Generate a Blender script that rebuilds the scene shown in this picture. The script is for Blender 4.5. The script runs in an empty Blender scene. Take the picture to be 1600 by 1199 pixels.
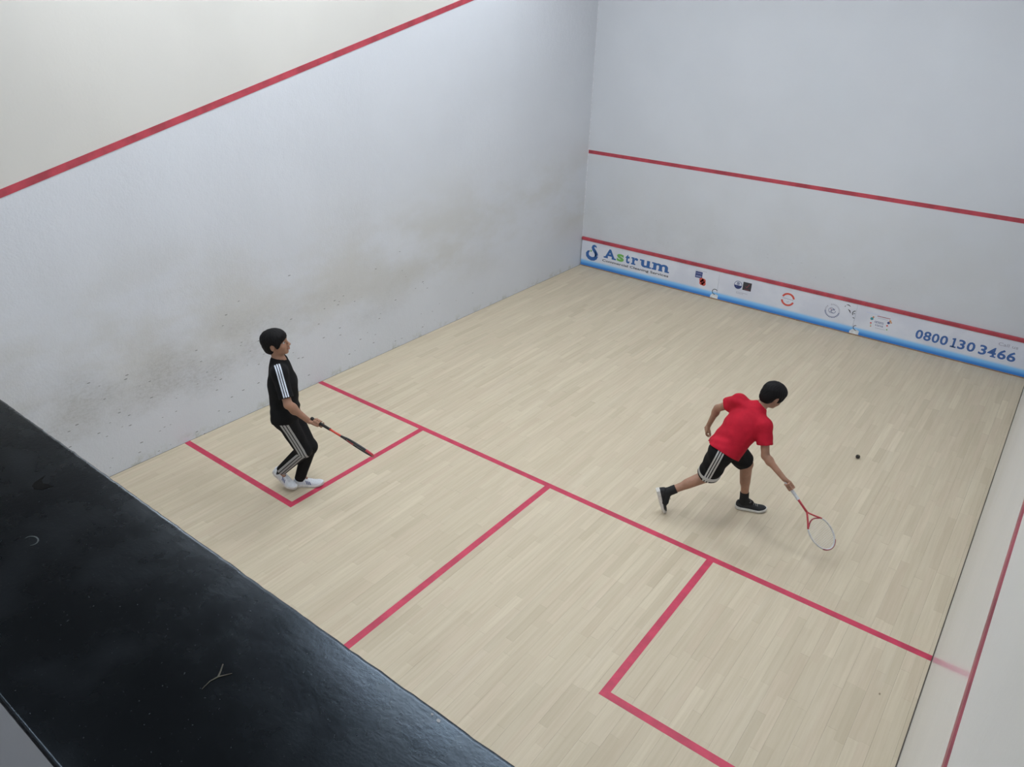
import bpy, bmesh, math, random
import numpy as np
from mathutils import Vector, Matrix
random.seed(4); RNG = np.random.RandomState(7)
SC = bpy.context.scene; COL = SC.collection
# ---------------------------------------------------------------- camera
CAM_P = (6.2534, -0.4840, 4.0159)
CAM_R = ((0.79489893, -0.29959007, 0.52761869), (0.60625082, 0.35719995, -0.71054073), (0.02440558, 0.88467734, 0.46556458))
cd = bpy.data.cameras.new('camera'); cam = bpy.data.objects.new('camera', cd); COL.objects.link(cam)
cam.matrix_world = Matrix.Translation(CAM_P) @ Matrix(CAM_R).to_4x4()
cd.sensor_width = 36; cd.lens = 1172.08 * 36 / 1600; cd.clip_start = 0.02; cd.clip_end = 60
SC.camera = cam
# ---------------------------------------------------------------- world, light levels, exposure
w = bpy.data.worlds.new('world'); SC.world = w; w.use_nodes = True
w.node_tree.nodes['Background'].inputs[0].default_value = (0.75, 0.82, 1, 1)
w.node_tree.nodes['Background'].inputs[1].default_value = 0.3
LAMP = 17.6            # emission of the ceiling panels
LAMP_COL = (.88, .94, 1.0)
SC.view_settings.view_transform = 'Standard'; SC.view_settings.look = 'None'
SC.view_settings.exposure = 0.0; SC.view_settings.gamma = 1.0; SC.view_settings.use_curve_mapping = False
# court dimensions (metres)
W, L, H = 6.4, 9.75, 5.64
GY = -3.2              # far end of the gallery
GZ = 2.35              # gallery floor
# ---------------------------------------------------------------- material helpers
def newmat(name):
    m = bpy.data.materials.new(name); m.use_nodes = True
    return m, m.node_tree, m.node_tree.nodes['Principled BSDF']
class NT:
    def __init__(s, nt): s.nt = nt
    def n(s, t, **k):
        o = s.nt.nodes.new(t)
        for a, b in k.items(): setattr(o, a, b)
        return o
    def put(s, sock, v):
        if v is None: return
        if isinstance(v, bpy.types.NodeSocket): s.nt.links.new(v, sock)
        elif isinstance(v, (tuple, list)) and len(v) == 3 and sock.type == 'RGBA': sock.default_value = (*v, 1)
        else: sock.default_value = v
    def math(s, op, a, b=None, c=None, clamp=False):
        o = s.n('ShaderNodeMath', operation=op, use_clamp=clamp)
        s.put(o.inputs[0], a); s.put(o.inputs[1], b); s.put(o.inputs[2], c); return o.outputs[0]
    def mix(s, f, a, b):
        o = s.n('ShaderNodeMix', data_type='RGBA'); s.put(o.inputs[0], f); s.put(o.inputs[6], a); s.put(o.inputs[7], b); return o.outputs[2]
    def pos(s): return s.n('ShaderNodeNewGeometry').outputs['Position']
    def xyz(s, v):
        o = s.n('ShaderNodeSeparateXYZ'); s.put(o.inputs[0], v); return o.outputs
    def comb(s, x, y, z):
        o = s.n('ShaderNodeCombineXYZ'); s.put(o.inputs[0], x); s.put(o.inputs[1], y); s.put(o.inputs[2], z); return o.outputs[0]
    def noise(s, vec, scale, detail=4, rough=.55):
        o = s.n('ShaderNodeTexNoise'); s.put(o.inputs['Vector'], vec); o.inputs['Scale'].default_value = scale
        o.inputs['Detail'].default_value = detail; o.inputs['Roughness'].default_value = rough; return o.outputs[0]
    def ramp(s, v, a, b, lo=0., hi=1., smooth=True):
        o = s.n('ShaderNodeMapRange'); o.interpolation_type = 'SMOOTHSTEP' if smooth else 'LINEAR'
        s.put(o.inputs[0], v)
        for i, q in zip((1, 2, 3, 4), (a, b, lo, hi)): o.inputs[i].default_value = q
        return o.outputs[0]
    def bump(s, h, dist, strength=1.):
        o = s.n('ShaderNodeBump'); o.inputs['Distance'].default_value = dist; o.inputs['Strength'].default_value = strength
        s.put(o.inputs['Height'], h); return o.outputs[0]
    def scale(s, v, k):
        o = s.n('ShaderNodeVectorMath', operation='MULTIPLY'); s.put(o.inputs[0], v); o.inputs[1].default_value = k; return o.outputs[0]
    def attr(s, name):
        o = s.n('ShaderNodeAttribute'); o.attribute_name = name; return o.outputs['Fac']
def plain(name, col, rough=.5, spec=.5, metal=0., var=.06, scale=30, bump=0., bscale=200, sss=0.):
    m, nt, p = newmat(name); N = NT(nt)
    nz = N.noise(N.n('ShaderNodeTexCoord').outputs['Object'], scale)
    c2 = tuple(max(0, c * (1 - var * 3)) for c in col)
    N.put(p.inputs['Base Color'], N.mix(N.ramp(nz, .3, .7), tuple(min(1, c * (1 + var)) for c in col), c2) if var else col)
    p.inputs['Roughness'].default_value = rough; p.inputs['Specular IOR Level'].default_value = spec; p.inputs['Metallic'].default_value = metal
    if bump: N.put(p.inputs['Normal'], N.bump(N.noise(N.n('ShaderNodeTexCoord').outputs['Object'], bscale), bump))
    if sss:
        p.inputs['Subsurface Weight'].default_value = sss; p.inputs['Subsurface Radius'].default_value = (.01, .004, .002)
    return m
def emit(name, col, s):
    m, nt, p = newmat(name); p.inputs['Base Color'].default_value = (*col, 1)
    p.inputs['Emission Color'].default_value = (*col, 1); p.inputs['Emission Strength'].default_value = s; return m
# ---------------------------------------------------------------- object helpers
def tag(o, label=None, cat=None, group=None, kind=None):
    if label: o['label'] = label
    if cat: o['category'] = cat
    if group: o['group'] = group
    if kind: o['kind'] = kind
    return o
def link(name, me, mat=None, parent=None):
    o = bpy.data.objects.new(name, me); COL.objects.link(o)
    if mat:
        for m in (mat if isinstance(mat, (list, tuple)) else [mat]): me.materials.append(m)
    if parent: o.parent = parent
    return o
def empty(name, loc=(0, 0, 0)):
    o = bpy.data.objects.new(name, None); COL.objects.link(o); o.location = loc; o.empty_display_size = .1; return o
def done(bm, name, mat, parent=None, smooth=False, bevel=0.):
    if bevel:
        bmesh.ops.bevel(bm, geom=[e for e in bm.edges], offset=bevel, segments=2, affect='EDGES', profile=.6)
    bmesh.ops.recalc_face_normals(bm, faces=bm.faces)
    me = bpy.data.meshes.new(name); bm.to_mesh(me); bm.free()
    if smooth: me.polygons.foreach_set('use_smooth', [True] * len(me.polygons))
    return link(name, me, mat, parent)
def bx(bm, x0, x1, y0, y1, z0, z1, mi=0):
    v = [bm.verts.new((x, y, z)) for x in (x0, x1) for y in (y0, y1) for z in (z0, z1)]
    for f in ((0, 1, 3, 2), (4, 6, 7, 5), (0, 4, 5, 1), (2, 3, 7, 6), (0, 2, 6, 4), (1, 5, 7, 3)):
        bm.faces.new([v[i] for i in f]).material_index = mi
def box(name, mat, parent, *a, bevel=0.):
    bm = bmesh.new(); bx(bm, *a); return done(bm, name, mat, parent, bevel=bevel)
def prism(bm, pts, off, mi=0):
    """pts: closed 3-D polygon, extruded by off"""
    a = [bm.verts.new(p) for p in pts]; b = [bm.verts.new(Vector(p) + Vector(off)) for p in pts]
    bm.faces.new(a).material_index = mi; bm.faces.new(b[::-1]).material_index = mi
    for i in range(len(a)):
        bm.faces.new((a[i], b[i], b[(i + 1) % len(a)], a[(i + 1) % len(a)])).material_index = mi
def tube(bm, pts, rad, seg=8, closed=False, flat=1., up=None, cap=True):
    pts = [Vector(p) for p in pts]; n = len(pts); rings = []
    rad = rad if isinstance(rad, (list, tuple)) else [rad] * n
    prev = None
    for i, p in enumerate(pts):
        a = pts[(i - 1) % n] if (closed or i) else pts[i]; b = pts[(i + 1) % n] if (closed or i < n - 1) else pts[i]
        t = (b - a).normalized()
        if up is not None: s = t.cross(Vector(up))
        elif prev is None: s = t.cross(Vector((0, 0, 1)) if abs(t.z) < .9 else Vector((1, 0, 0)))
        else: s = prev - t * prev.dot(t)
        s.normalize(); prev = s; q = t.cross(s)
        rings.append([bm.verts.new(p + (s * math.cos(k * 2 * math.pi / seg) + q * math.sin(k * 2 * math.pi / seg) * flat) * rad[i]) for k in range(seg)])
    for i in range(n if closed else n - 1):
        r, u = rings[i], rings[(i + 1) % n]
        for k in range(seg): bm.faces.new((r[k], r[(k + 1) % seg], u[(k + 1) % seg], u[k]))
    if cap and not closed: bm.faces.new(rings[0][::-1]); bm.faces.new(rings[-1])

# ================================================================ SETTING
SL, LW = 4.2393, 0.0575                                            # short line, line width
BACK, BXL, BXR, HX = 2.6399, 1.5722, 4.7976, 3.1813
def out_z(y): return 2.1783 + (4.5667 - 2.1783) * y / 9.755
# --- wall materials
def wall_mat(name, base, axis, dirt, rough=.38, spec=.5, white=True):
    m, nt, p = newmat(name); N = NT(nt); P = N.pos(); X, Y, Z = N.xyz(P)
    U_ = Y if axis == 'y' else X
    c = N.mix(N.ramp(N.noise(P, .9, 3), .35, .65), base, tuple(k * .965 for k in base))
    if dirt > 0:
        warm = N.math('MULTIPLY', N.ramp(Z, .35, .95), N.ramp(Z, 2.3, 1.15))
        n1 = N.noise(N.scale(P, (1, .45, 1)), 1.5, 5, .6)
        warm = N.math('MULTIPLY', warm, N.ramp(n1, .36, .66))
        c = N.mix(N.math('MULTIPLY', warm, .42 * dirt), c, (.46, .435, .36))
        grey = N.math('MULTIPLY', N.ramp(Z, .22, .62), N.ramp(Z, 1.35, .80))
        grey = N.math('MULTIPLY', grey, N.ramp(U_, 7.5, 2.2, .12, 1.))
        n2 = N.noise(N.scale(P, (1, .6, 1)), 2.1, 6, .66)
        n3 = N.noise(N.scale(P, (1, .5, 1.2)), 40, 5, .8)
        g = N.math('MULTIPLY', grey, N.math('MULTIPLY', N.ramp(n2, .36, .68), N.ramp(n3, .38, .68, .35, 1.)))
        c = N.mix(N.math('MULTIPLY', g, .50 * dirt), c, (.25, .245, .225))
        # ball scuffs: short slanted flecks
        q = N.scale(P, (1, 9, 34)) if axis == 'y' else N.scale(P, (9, 1, 34))
        rot = N.n('ShaderNodeVectorRotate', rotation_type='X_AXIS'); N.put(rot.inputs[0], q); rot.inputs['Angle'].default_value = .12
        v = N.n('ShaderNodeTexVoronoi'); N.put(v.inputs['Vector'], rot.outputs[0]); v.inputs['Scale'].default_value = .95
        cr = N.xyz(v.outputs['Color'])
        size = N.ramp(cr[0], .55, 1., 0., .14, smooth=False)
        fleck = N.math('LESS_THAN', v.outputs['Distance'], size)
        zone = N.math('MULTIPLY', N.ramp(Z, 1.5, .55), N.ramp(U_, 8.0, 3.5, .0, 1.))
        fleck = N.math('MULTIPLY', fleck, N.math('GREATER_THAN', zone, N.math('ADD', cr[1], .05)))
        c = N.mix(N.math('MULTIPLY', fleck, .78 * dirt), c, (.085, .085, .08))
        # damp / dirt along the floor
        base_d = N.math('MULTIPLY', N.ramp(Z, .11, .0), N.ramp(N.noise(P, 4.5, 5, .7), .50, .66))
        c = N.mix(N.math('MULTIPLY', base_d, .55), c, (.33, .34, .25))
    N.put(p.inputs['Base Color'], c)
    p.inputs['Roughness'].default_value = rough; p.inputs['Specular IOR Level'].default_value = spec
    b = N.math('ADD', N.noise(P, 55, 3), N.math('MULTIPLY', N.noise(P, 14, 4), 1.8))
    N.put(p.inputs['Normal'], N.bump(b, .0032 if dirt > .3 else .0015, .6 if dirt > .3 else .35))
    return m
M_LOW = wall_mat('plaster_left', (.615, .635, .675), 'y', 1.0, .45, .45)
M_FRONT = wall_mat('plaster_front', (.58, .60, .635), 'x', .26, .5, .4)
M_RIGHT = wall_mat('plaster_right', (.615, .635, .675), 'y', .12, .17, .8)
M_CREAM = wall_mat('plaster_cream', (.60, .585, .55), 'y', 0., .8, .2)
M_GAL = wall_mat('plaster_gallery', (.60, .61, .64), 'y', 0., .8, .2)
M_RED = plain('red_wall_paint', (.46, .055, .080), .5, var=.10, scale=6)
M_REDF = plain('red_floor_tape', (.52, .035, .085), .5, var=.07, scale=9)
M_CEIL = plain('ceiling_grey', (.17, .17, .175), .9, var=.03)
M_DARK = plain('gap_black', (.02, .018, .015), .9, var=0)
M_CARPET = plain('gallery_carpet', (.08, .08, .085), .95, var=.2, scale=90, bump=.002)
def wall_side(name, x, s, mlow):
    bm = bmesh.new(); T = .2
    def quad(pts, mi):
        prism(bm, [(x, a, b) for a, b in pts], (s * T, 0, 0), mi)
    quad([(0, 0), (L, 0), (L, out_z(L) + LW / 2), (0, out_z(0) + LW / 2)], 0)
    quad([(0, out_z(0) + LW / 2), (L, out_z(L) + LW / 2), (L, H), (0, H)], 1)
    quad([(GY, GZ - .2), (0, GZ - .2), (0, H), (GY, H)], 1)
    o = done(bm, name, [mlow, M_CREAM]); o['kind'] = 'structure'
    bm = bmesh.new()
    prism(bm, [(x, 0, out_z(0)), (x, L, out_z(L)), (x, L, out_z(L) + LW), (x, 0, out_z(0) + LW)], (-s * (.006 if s > 0 else .004), 0, 0))
    done(bm, 'out_line', M_RED if s < 0 else plain('muted_red_paint', (.33, .075, .10), .5, var=.1, scale=6), o)  # right wall's line gets a duller red
    return o
wl = wall_side('wall_left', 0, -1, M_LOW)
wr = wall_side('wall_right', W, 1, M_RIGHT)
bm = bmesh.new(); bx(bm, -.2, W + .2, L, L + .2, 0, H); wf = done(bm, 'wall_front', M_FRONT); wf['kind'] = 'structure'
ZS = 1.7969
box('service_line', M_RED, wf, 0, W, L - .0025, L, ZS, ZS + .052)
box('out_line', M_RED, wf, 0, W, L - .0025, L, 4.5667, 4.5667 + LW)
bm = bmesh.new(); tube(bm, [(.002, L - .002, .49), (.002, L - .002, H)], .005, 6)
done(bm, 'corner_bead', plain('corner_filler', (.70, .71, .74), .7), wf)
# back wall under the gallery ledge: court face white, gallery face grey
bm = bmesh.new(); bx(bm, 0, W, -.16, 0, 0, 3.15, 0); bx(bm, 0, W, -.325, -.16, 0, 3.15, 1)
wb = done(bm, 'wall_back', [M_RIGHT, M_GAL]); wb['kind'] = 'structure'
bm = bmesh.new(); bx(bm, -.2, W + .2, GY - .2, GY, GZ - .2, H); wg = done(bm, 'wall_gallery', M_GAL); wg['kind'] = 'structure'
bm = bmesh.new(); bx(bm, -.2, W + .2, GY - .2, L + .2, H, H + .15); ce = done(bm, 'ceiling', M_CEIL); ce['kind'] = 'structure'
bm = bmesh.new(); bx(bm, 0, W, GY, -.325, GZ - .15, GZ); gf = done(bm, 'floor_gallery', M_CARPET); gf['kind'] = 'structure'
# --- floor: battened maple strip boards, each board two staves wide
def floor_mat():
    m, nt, p = newmat('maple_strip'); N = NT(nt); P = N.pos(); t = N.attr('tone'); h = N.attr('hue')
    c = N.mix(t, (.46, .39, .28), (.64, .56, .42))
    c = N.mix(N.math('MULTIPLY', h, .45), c, (.58, .475, .36))
    g = N.noise(N.scale(P, (38, 1.6, 1)), 1.0, 5, .6)
    c = N.mix(N.ramp(g, .3, .72, 0, .34), c, (.40, .325, .215))
    st = N.noise(N.scale(P, (9, .8, 1)), 1.0, 3, .6)
    c = N.mix(N.ramp(st, .55, .75, 0, .22), c, (.62, .56, .45))
    # knots and small stains
    v = N.n('ShaderNodeTexVoronoi'); N.put(v.inputs['Vector'], N.scale(P, (2.6, 1.5, 1))); v.inputs['Scale'].default_value = 1.3
    cr = N.xyz(v.outputs['Color']); kn = N.math('LESS_THAN', v.outputs['Distance'], N.ramp(cr[0], .55, 1, 0, .025, smooth=False))
    c = N.mix(N.math('MULTIPLY', kn, .75), c, (.15, .10, .055))
    N.put(p.inputs['Base Color'], c); p.inputs['Roughness'].default_value = .52; p.inputs['Specular IOR Level'].default_value = .35
    N.put(p.inputs['Normal'], N.bump(g, .0004, .4)); return m
M_FLOOR = floor_mat()
bm = bmesh.new(); bx(bm, -.2, W + .2, -.2, L + .2, -.2, -.012); fl = done(bm, 'floor', M_DARK); fl['kind'] = 'structure'
BW, SW = .129, .0645
PL = []                                                             # staves: x0, x1, y0, y1
CI = np.array(CAM_R); CP = np.array(CAM_P)
def px(p):
    d = (np.array(p, float) - CP) @ CI
    return 800 + 1172.08 * d[0] / -d[2], 599.5 - 1172.08 * d[1] / -d[2]
k = -1
while True:
    bx0 = .048 + BW * k; k += 1
    if bx0 > W - .012: break
    for s in (0, 1):
        x0 = bx0 + s * SW + (.0004 if s == 0 else 0.0001); x1 = bx0 + (s + 1) * SW - (.0004 if s == 1 else .0001)
        x0 = max(x0, .004); x1 = min(x1, W - .007)
        if x1 - x0 < .01: continue
        y = .004 - random.uniform(0, .4)
        while y < L - .004:
            ln = random.choice((.32, .4, .46, .52, .58, .66, .8)) * random.uniform(.92, 1.08)
            y0, y1 = max(y, .004), min(y + ln, L - .004); y += ln
            if y1 - y0 > .03: PL.append((x0, x1, y0 + .00015, y1 - .00015))
def shown(a):
    x0, x1, y0, y1 = a; cx, cy = (x0 + x1) / 2, (y0 + y1) / 2
    u, v = px((cx, cy, 0))
    if not (-10 < u < 1610 and -10 < v < 1209): return 0
    if v > 630 + (u * .7115) : return 0                              # behind the ledge
    q = [px((x, y, 0)) for x, y in ((x0, y0), (x1, y0), (x1, y1), (x0, y1))]
    return abs(sum(q[i][0] * q[(i + 1) % 4][1] - q[(i + 1) % 4][0] * q[i][1] for i in range(4))) / 2
order = sorted(range(len(PL)), key=lambda i: -shown(PL[i]))
big = set(order[:300])
def plank_mesh(name, items):
    V, F, T, Hh = [], [], [], []
    for a in items:
        x0, x1, y0, y1 = a; b = len(V)
        dz = random.uniform(-.0002, .0002)
        V += [(x, y, z) for x in (x0, x1) for y in (y0, y1) for z in (-.012, dz - .0002)]
        F += [tuple(b + i for i in f) for f in ((0, 1, 3, 2), (4, 6, 7, 5), (0, 4, 5, 1), (2, 3, 7, 6), (0, 2, 6, 4), (1, 5, 7, 3))]
        t = min(1, max(0, random.gauss(.55, .13))); h = random.random() ** 2
        T += [t] * 8; Hh += [h] * 8
    me = bpy.data.meshes.new(name); me.from_pydata(V, [], F)
    for nm, arr in (('tone', T), ('hue', Hh)):
        at = me.attributes.new(nm, 'FLOAT', 'POINT'); at.data.foreach_set('value', arr)
    return me
for i in sorted(big): link('plank', plank_mesh('plank', [PL[i]]), M_FLOOR, fl)
rest = link('plank_field', plank_mesh('plank_field', [PL[i] for i in range(len(PL)) if i not in big]), M_FLOOR, fl); rest['kind'] = 'stuff'
box('dark_gap_strip', plain('gap_brown', (.10, .085, .07), .9, var=0), fl, W - .008, W, 0, L, -.012, -.003)  # added strip: dark tone of the open gap at the wall put into its colour
T0, T1 = -.0004, .0007
box('short_line', M_REDF, fl, .004, W - .007, SL, SL + LW, T0, T1)
box('half_court_line', M_REDF, fl, HX - LW / 2, HX + LW / 2, .004, SL, T0, T1)
for s in (0, 1):
    bm = bmesh.new()
    if s == 0: pts = [(.004, BACK - LW), (BXL + LW, BACK - LW), (BXL + LW, SL), (BXL, SL), (BXL, BACK), (.004, BACK)]
    else: pts = [(W - .007, BACK - LW), (W - .007, BACK), (BXR, BACK), (BXR, SL), (BXR - LW, SL), (BXR - LW, BACK - LW)]
    prism(bm, [(a, b, T0) for a, b in pts], (0, 0, T1 - T0)); done(bm, 'service_box_line', M_REDF, fl)
# --- ceiling light panels
M_LAMP = emit('lamp_diffuser', LAMP_COL, LAMP); M_FRAME = plain('lamp_frame', (.7, .7, .7), .4)
names = {(0, 0): 'left at the back', (1, 0): 'right at the back', (0, 1): 'left above the short line', (1, 1): 'right above the short line', (0, 2): 'left near the front wall', (1, 2): 'right near the front wall'}
for j, y in enumerate((1.95, 4.6, 7.1)):
    for i, x in enumerate((1.35, 4.45)):
        x, y = {(0, 0): (1.35, 2.45), (1, 0): (4.30, 1.74)}.get((i, j), (x, y))
        r = empty('ceiling_light', (x, y, H - .09)); tag(r, 'white rectangular ceiling light panel, %s of the court' % names[(i, j)], 'ceiling light', 'ceiling lights over the court')
        a = .76; b = .42
        bm = bmesh.new()
        for q in ((-a, a, -b, -b + .03), (-a, a, b - .03, b), (-a, -a + .03, -b + .03, b - .03), (a - .03, a, -b + .03, b - .03)): bx(bm, *q, 0, .09)
        done(bm, 'frame', M_FRAME, r)
        box('diffuser', M_LAMP, r, -a + .03, a - .03, -b + .03, b - .03, .01, .03)
r = empty('ceiling_light', (3.2, -1.9, H - .09)); tag(r, 'unseen white light panel added above the viewing gallery to brighten its wall', 'ceiling light')  # unseen fill panel, added to brighten the gallery face of the back wall
bm = bmesh.new()
for q in ((-.62, .62, -.32, -.29), (-.62, .62, .29, .32), (-.62, -.59, -.29, .29), (.59, .62, -.29, .29)): bx(bm, *q, 0, .09)
done(bm, 'frame', M_FRAME, r); box('diffuser', emit('gallery_fill_glow', LAMP_COL, LAMP * 1.15), r, -.59, .59, -.29, .29, .01, .03)
# ================================================================ GALLERY LEDGE
def ledge_mat():
    m, nt, p = newmat('black_gloss_paint'); N = NT(nt); P = N.pos()
    n1 = N.noise(N.scale(P, (6, 22, 6)), 3, 5, .65); n2 = N.noise(P, 130, 4, .6); n3 = N.noise(P, 9, 4, .6)
    c = N.mix(N.ramp(n3, .52, .72, 0, .5), (.006, .0068, .008), (.014, .016, .019))
    c = N.mix(N.ramp(N.noise(P, 210, 2), .70, .76, 0, .5), c, (.10, .11, .12))
    N.put(p.inputs['Base Color'], c); N.put(p.inputs['Roughness'], N.ramp(n3, .3, .7, .23, .31))
    p.inputs['Specular IOR Level'].default_value = .42
    p.inputs['Specular Tint'].default_value = (.62, .80, 1.0, 1)  # blue of the reflected sky light put into the tint
    b = N.math('ADD', N.math('MULTIPLY', n2, .8), n1)
    N.put(p.inputs['Normal'], N.bump(b, .0005, .5)); return m
M_LEDGE = ledge_mat()
lg = empty('gallery_ledge', (3.2, -.17, 3.15)); tag(lg, 'wide black gloss-painted gallery ledge across the lower left corner', 'ledge')
bm = bmesh.new()
# slightly uneven rounded front edge
prof = [(-.003, 0), (0.0, .004), (0.0, .0275), (-.0006, .0293), (-.0022, .030), (-.006, .030), (-.336, .030), (-.3385, .0292), (-.340, .027), (-.340, .012), (-.338, .002), (-.332, 0)]
NX = 420; rings = []
for i in range(NX + 1):
    x = W * i / NX; jit = RNG.normal(0, .0004); rr = []
    for (y, z) in prof:
        jy = jit if y > -.02 else 0
        rr.append(bm.verts.new((x - 3.2, y + .17 + jy, z)))
    rings.append(rr)
for a, b in zip(rings, rings[1:]):
    for q in range(len(prof)): bm.faces.new((a[q], a[(q + 1) % len(prof)], b[(q + 1) % len(prof)], b[q]))
bm.faces.new(rings[0]); bm.faces.new(rings[-1][::-1])
done(bm, 'ledge_top', M_LEDGE, lg, smooth=True)
def ledge_poly(name, pts, mat, z=.0302):
    bm = bmesh.new(); prism(bm, [(x - 3.2, y + .17, z - .0006) for x, y in pts], (0, 0, .0009)); return done(bm, name, mat, lg)
def stroke(pts, w):
    """outline polygon of a tapering stroke in 2-D"""
    pts = [np.array(p, float) for p in pts]; Lp, Rp = [], []
    for i, p in enumerate(pts):
        t = pts[min(i + 1, len(pts) - 1)] - pts[max(i - 1, 0)]; t /= np.linalg.norm(t); n = np.array([-t[1], t[0]])
        ww = w[i] if isinstance(w, (list, tuple)) else w
        Lp.append(p + n * ww / 2); Rp.append(p - n * ww / 2)
    return [tuple(q) for q in Lp + Rp[::-1]]
M_SCR = plain('bare_wood_scratch', (.085, .072, .055), .7); M_CHIP = plain('old_dark_stain', (.006, .006, .006), .9, spec=.1); M_RING = plain('grey_smear', (.055, .07, .075), .6)
M_WCH = plain('white_undercoat', (.5, .5, .52), .7)
# y-shaped scratch, worn patch, smear ring and edge chips
s1 = [(5.505, -.128), (5.513, -.137), (5.519, -.145)]; ledge_poly('scratch', stroke(s1, [.0016, .0022, .0025]), M_SCR)
s2 = [(5.529, -.130), (5.523, -.139), (5.519, -.145), (5.517, -.156), (5.520, -.170)]; ledge_poly('scratch', stroke(s2, [.0008, .0015, .0022, .0012, .0006]), M_SCR, .0306)
ledge_poly('stain', [(4.855, -.073), (4.866, -.084), (4.879, -.088), (4.889, -.083), (4.903, -.080), (4.900, -.088), (4.897, -.098), (4.885, -.106), (4.872, -.104), (4.864, -.096)], M_CHIP)
ra = [(5.032 + .011 * math.cos(a) * 1.3, -.175 + .010 * math.sin(a)) for a in np.linspace(-.6, 3.4, 14)]
ledge_poly('smear', stroke(ra, [.0010 + .0016 * math.sin(i / 13 * math.pi) for i in range(14)]), M_RING)
for (cx, cy, r) in ((5.786, -.0085, .0022), (5.799, -.0105, .0032)):
    ledge_poly('paint_chip', [(cx + r * math.cos(a) * random.uniform(.7, 1.2), cy + r * .7 * math.sin(a)) for a in np.linspace(0, 5.6, 7)], M_WCH, .0300)

# ================================================================ TIN BOARD with its print
TY = L - .030                                                       # printed face
def tin_mat(name):
    m, nt, p = newmat(name); N = NT(nt); P = N.pos(); X, Y, Z = N.xyz(P)
    f = N.ramp(Z, .132, .088, 0, 1); f2 = N.ramp(Z, .095, .030, 0, 1)
    blue = N.mix(f2, (.20, .50, .85), (.030, .20, .62))
    wht = N.mix(N.ramp(N.noise(P, 3, 3), .35, .65), (.66, .68, .75), (.60, .62, .70))
    # faint scuffs
    wht = N.mix(N.ramp(N.noise(P, 40, 5, .7), .62, .72, 0, .35), wht, (.42, .43, .46))
    N.put(p.inputs['Base Color'], N.mix(f, wht, blue)); p.inputs['Roughness'].default_value = .4; return m
M_TIN = tin_mat('printed_tin'); M_TINW = plain('tin_patch_white', (.72, .74, .76), .4)
M_NAVY = plain('print_blue', (.035, .125, .36), .5, var=.03); M_NUM = plain('print_number_blue', (.05, .13, .36), .5, var=.03)
M_GREEN = plain('print_green', (.16, .42, .10), .5, var=.03); M_BLK = plain('print_black', (.035, .035, .045), .5, var=0); M_GREY = plain('print_grey', (.33, .33, .40), .5, var=0)
M_DNAVY = plain('print_navy', (.035, .055, .19), .5, var=0); M_POP = plain('print_red', (.62, .09, .065), .5, var=.03); M_LTXT = plain('print_pale', (.50, .56, .75), .5, var=0)
M_TEAL = plain('print_teal', (.05, .28, .33), .5, var=0); M_ORA = plain('print_orange', (.55, .25, .10), .5, var=0); M_MAR = plain('print_maroon', (.30, .04, .06), .5, var=0)
M_WOODS = plain('timber_fillet', (.35, .22, .14), .7)
tin = empty('tin_board', (3.2, L, 0)); tag(tin, 'long white printed board with red top strip and blue foot along the front wall', 'board')
JX = [.018, 2.405, 4.345, 6.385]; panels = []
for a, b in zip(JX, JX[1:]):
    o = box('panel', M_TIN, None, a + .001, b - .001, TY, L, .018, .437, bevel=.0015); o.parent = tin; o.matrix_parent_inverse = tin.matrix_world.inverted()
    o.matrix_parent_inverse = Matrix.Translation((-3.2, -L, 0)); panels.append(o)
def tchild(o, par=tin):
    o.parent = par; o.matrix_parent_inverse = Matrix.Translation((-3.2, -L, 0)) if par is tin else Matrix.Identity(4); return o
bm = bmesh.new(); bx(bm, .014, W - .006, TY - .008, L, .437, .4836); tchild(done(bm, 'top_strip', M_RED, bevel=.003))
bm = bmesh.new(); bx(bm, .03, W - .01, TY + .004, L, 0, .018); tchild(done(bm, 'timber_fillet', M_WOODS))
TK = .0006
STUFF = ('caption', 'badge_text', 'ring_badge_text', 'seal', 'seal_centre', 'badge_words', 'crest_text')
def flat(name, mat, par, polys, up_=0.):
    """print marks: 2-D polygons (x, z) laid on the board face"""
    if name in STUFF:
        bm = bmesh.new()
        for pl in polys: prism(bm, [(x, TY - TK - up_, z) for x, z in pl], (0, TK + .0004, 0))
        o = tchild(done(bm, name, mat), par); o['kind'] = 'stuff'; return o
    for pl in polys:
        bm = bmesh.new(); prism(bm, [(x, TY - TK - up_, z) for x, z in pl], (0, TK + .0004, 0)); o = tchild(done(bm, name, mat), par)
    return o
def glyph(ch, x0, x1, z0, z1, bold=.0, res=3):
    cu = bpy.data.curves.new('glyph', 'FONT'); cu.body = ch; cu.size = 1; cu.offset = bold; cu.resolution_u = res; cu.fill_mode = 'FRONT'
    ob = bpy.data.objects.new('glyph', cu); COL.objects.link(ob)
    dg = bpy.context.evaluated_depsgraph_get(); me = ob.evaluated_get(dg).to_mesh()
    V = np.array([v.co[:2] for v in me.vertices]); F = [tuple(p.vertices) for p in me.polygons]
    ob.evaluated_get(dg).to_mesh_clear(); bpy.data.objects.remove(ob); bpy.data.curves.remove(cu)
    mn, mx = V.min(0), V.max(0); V = (V - mn) / (mx - mn)
    return V * [x1 - x0, z1 - z0] + [x0, z0], F
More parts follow.
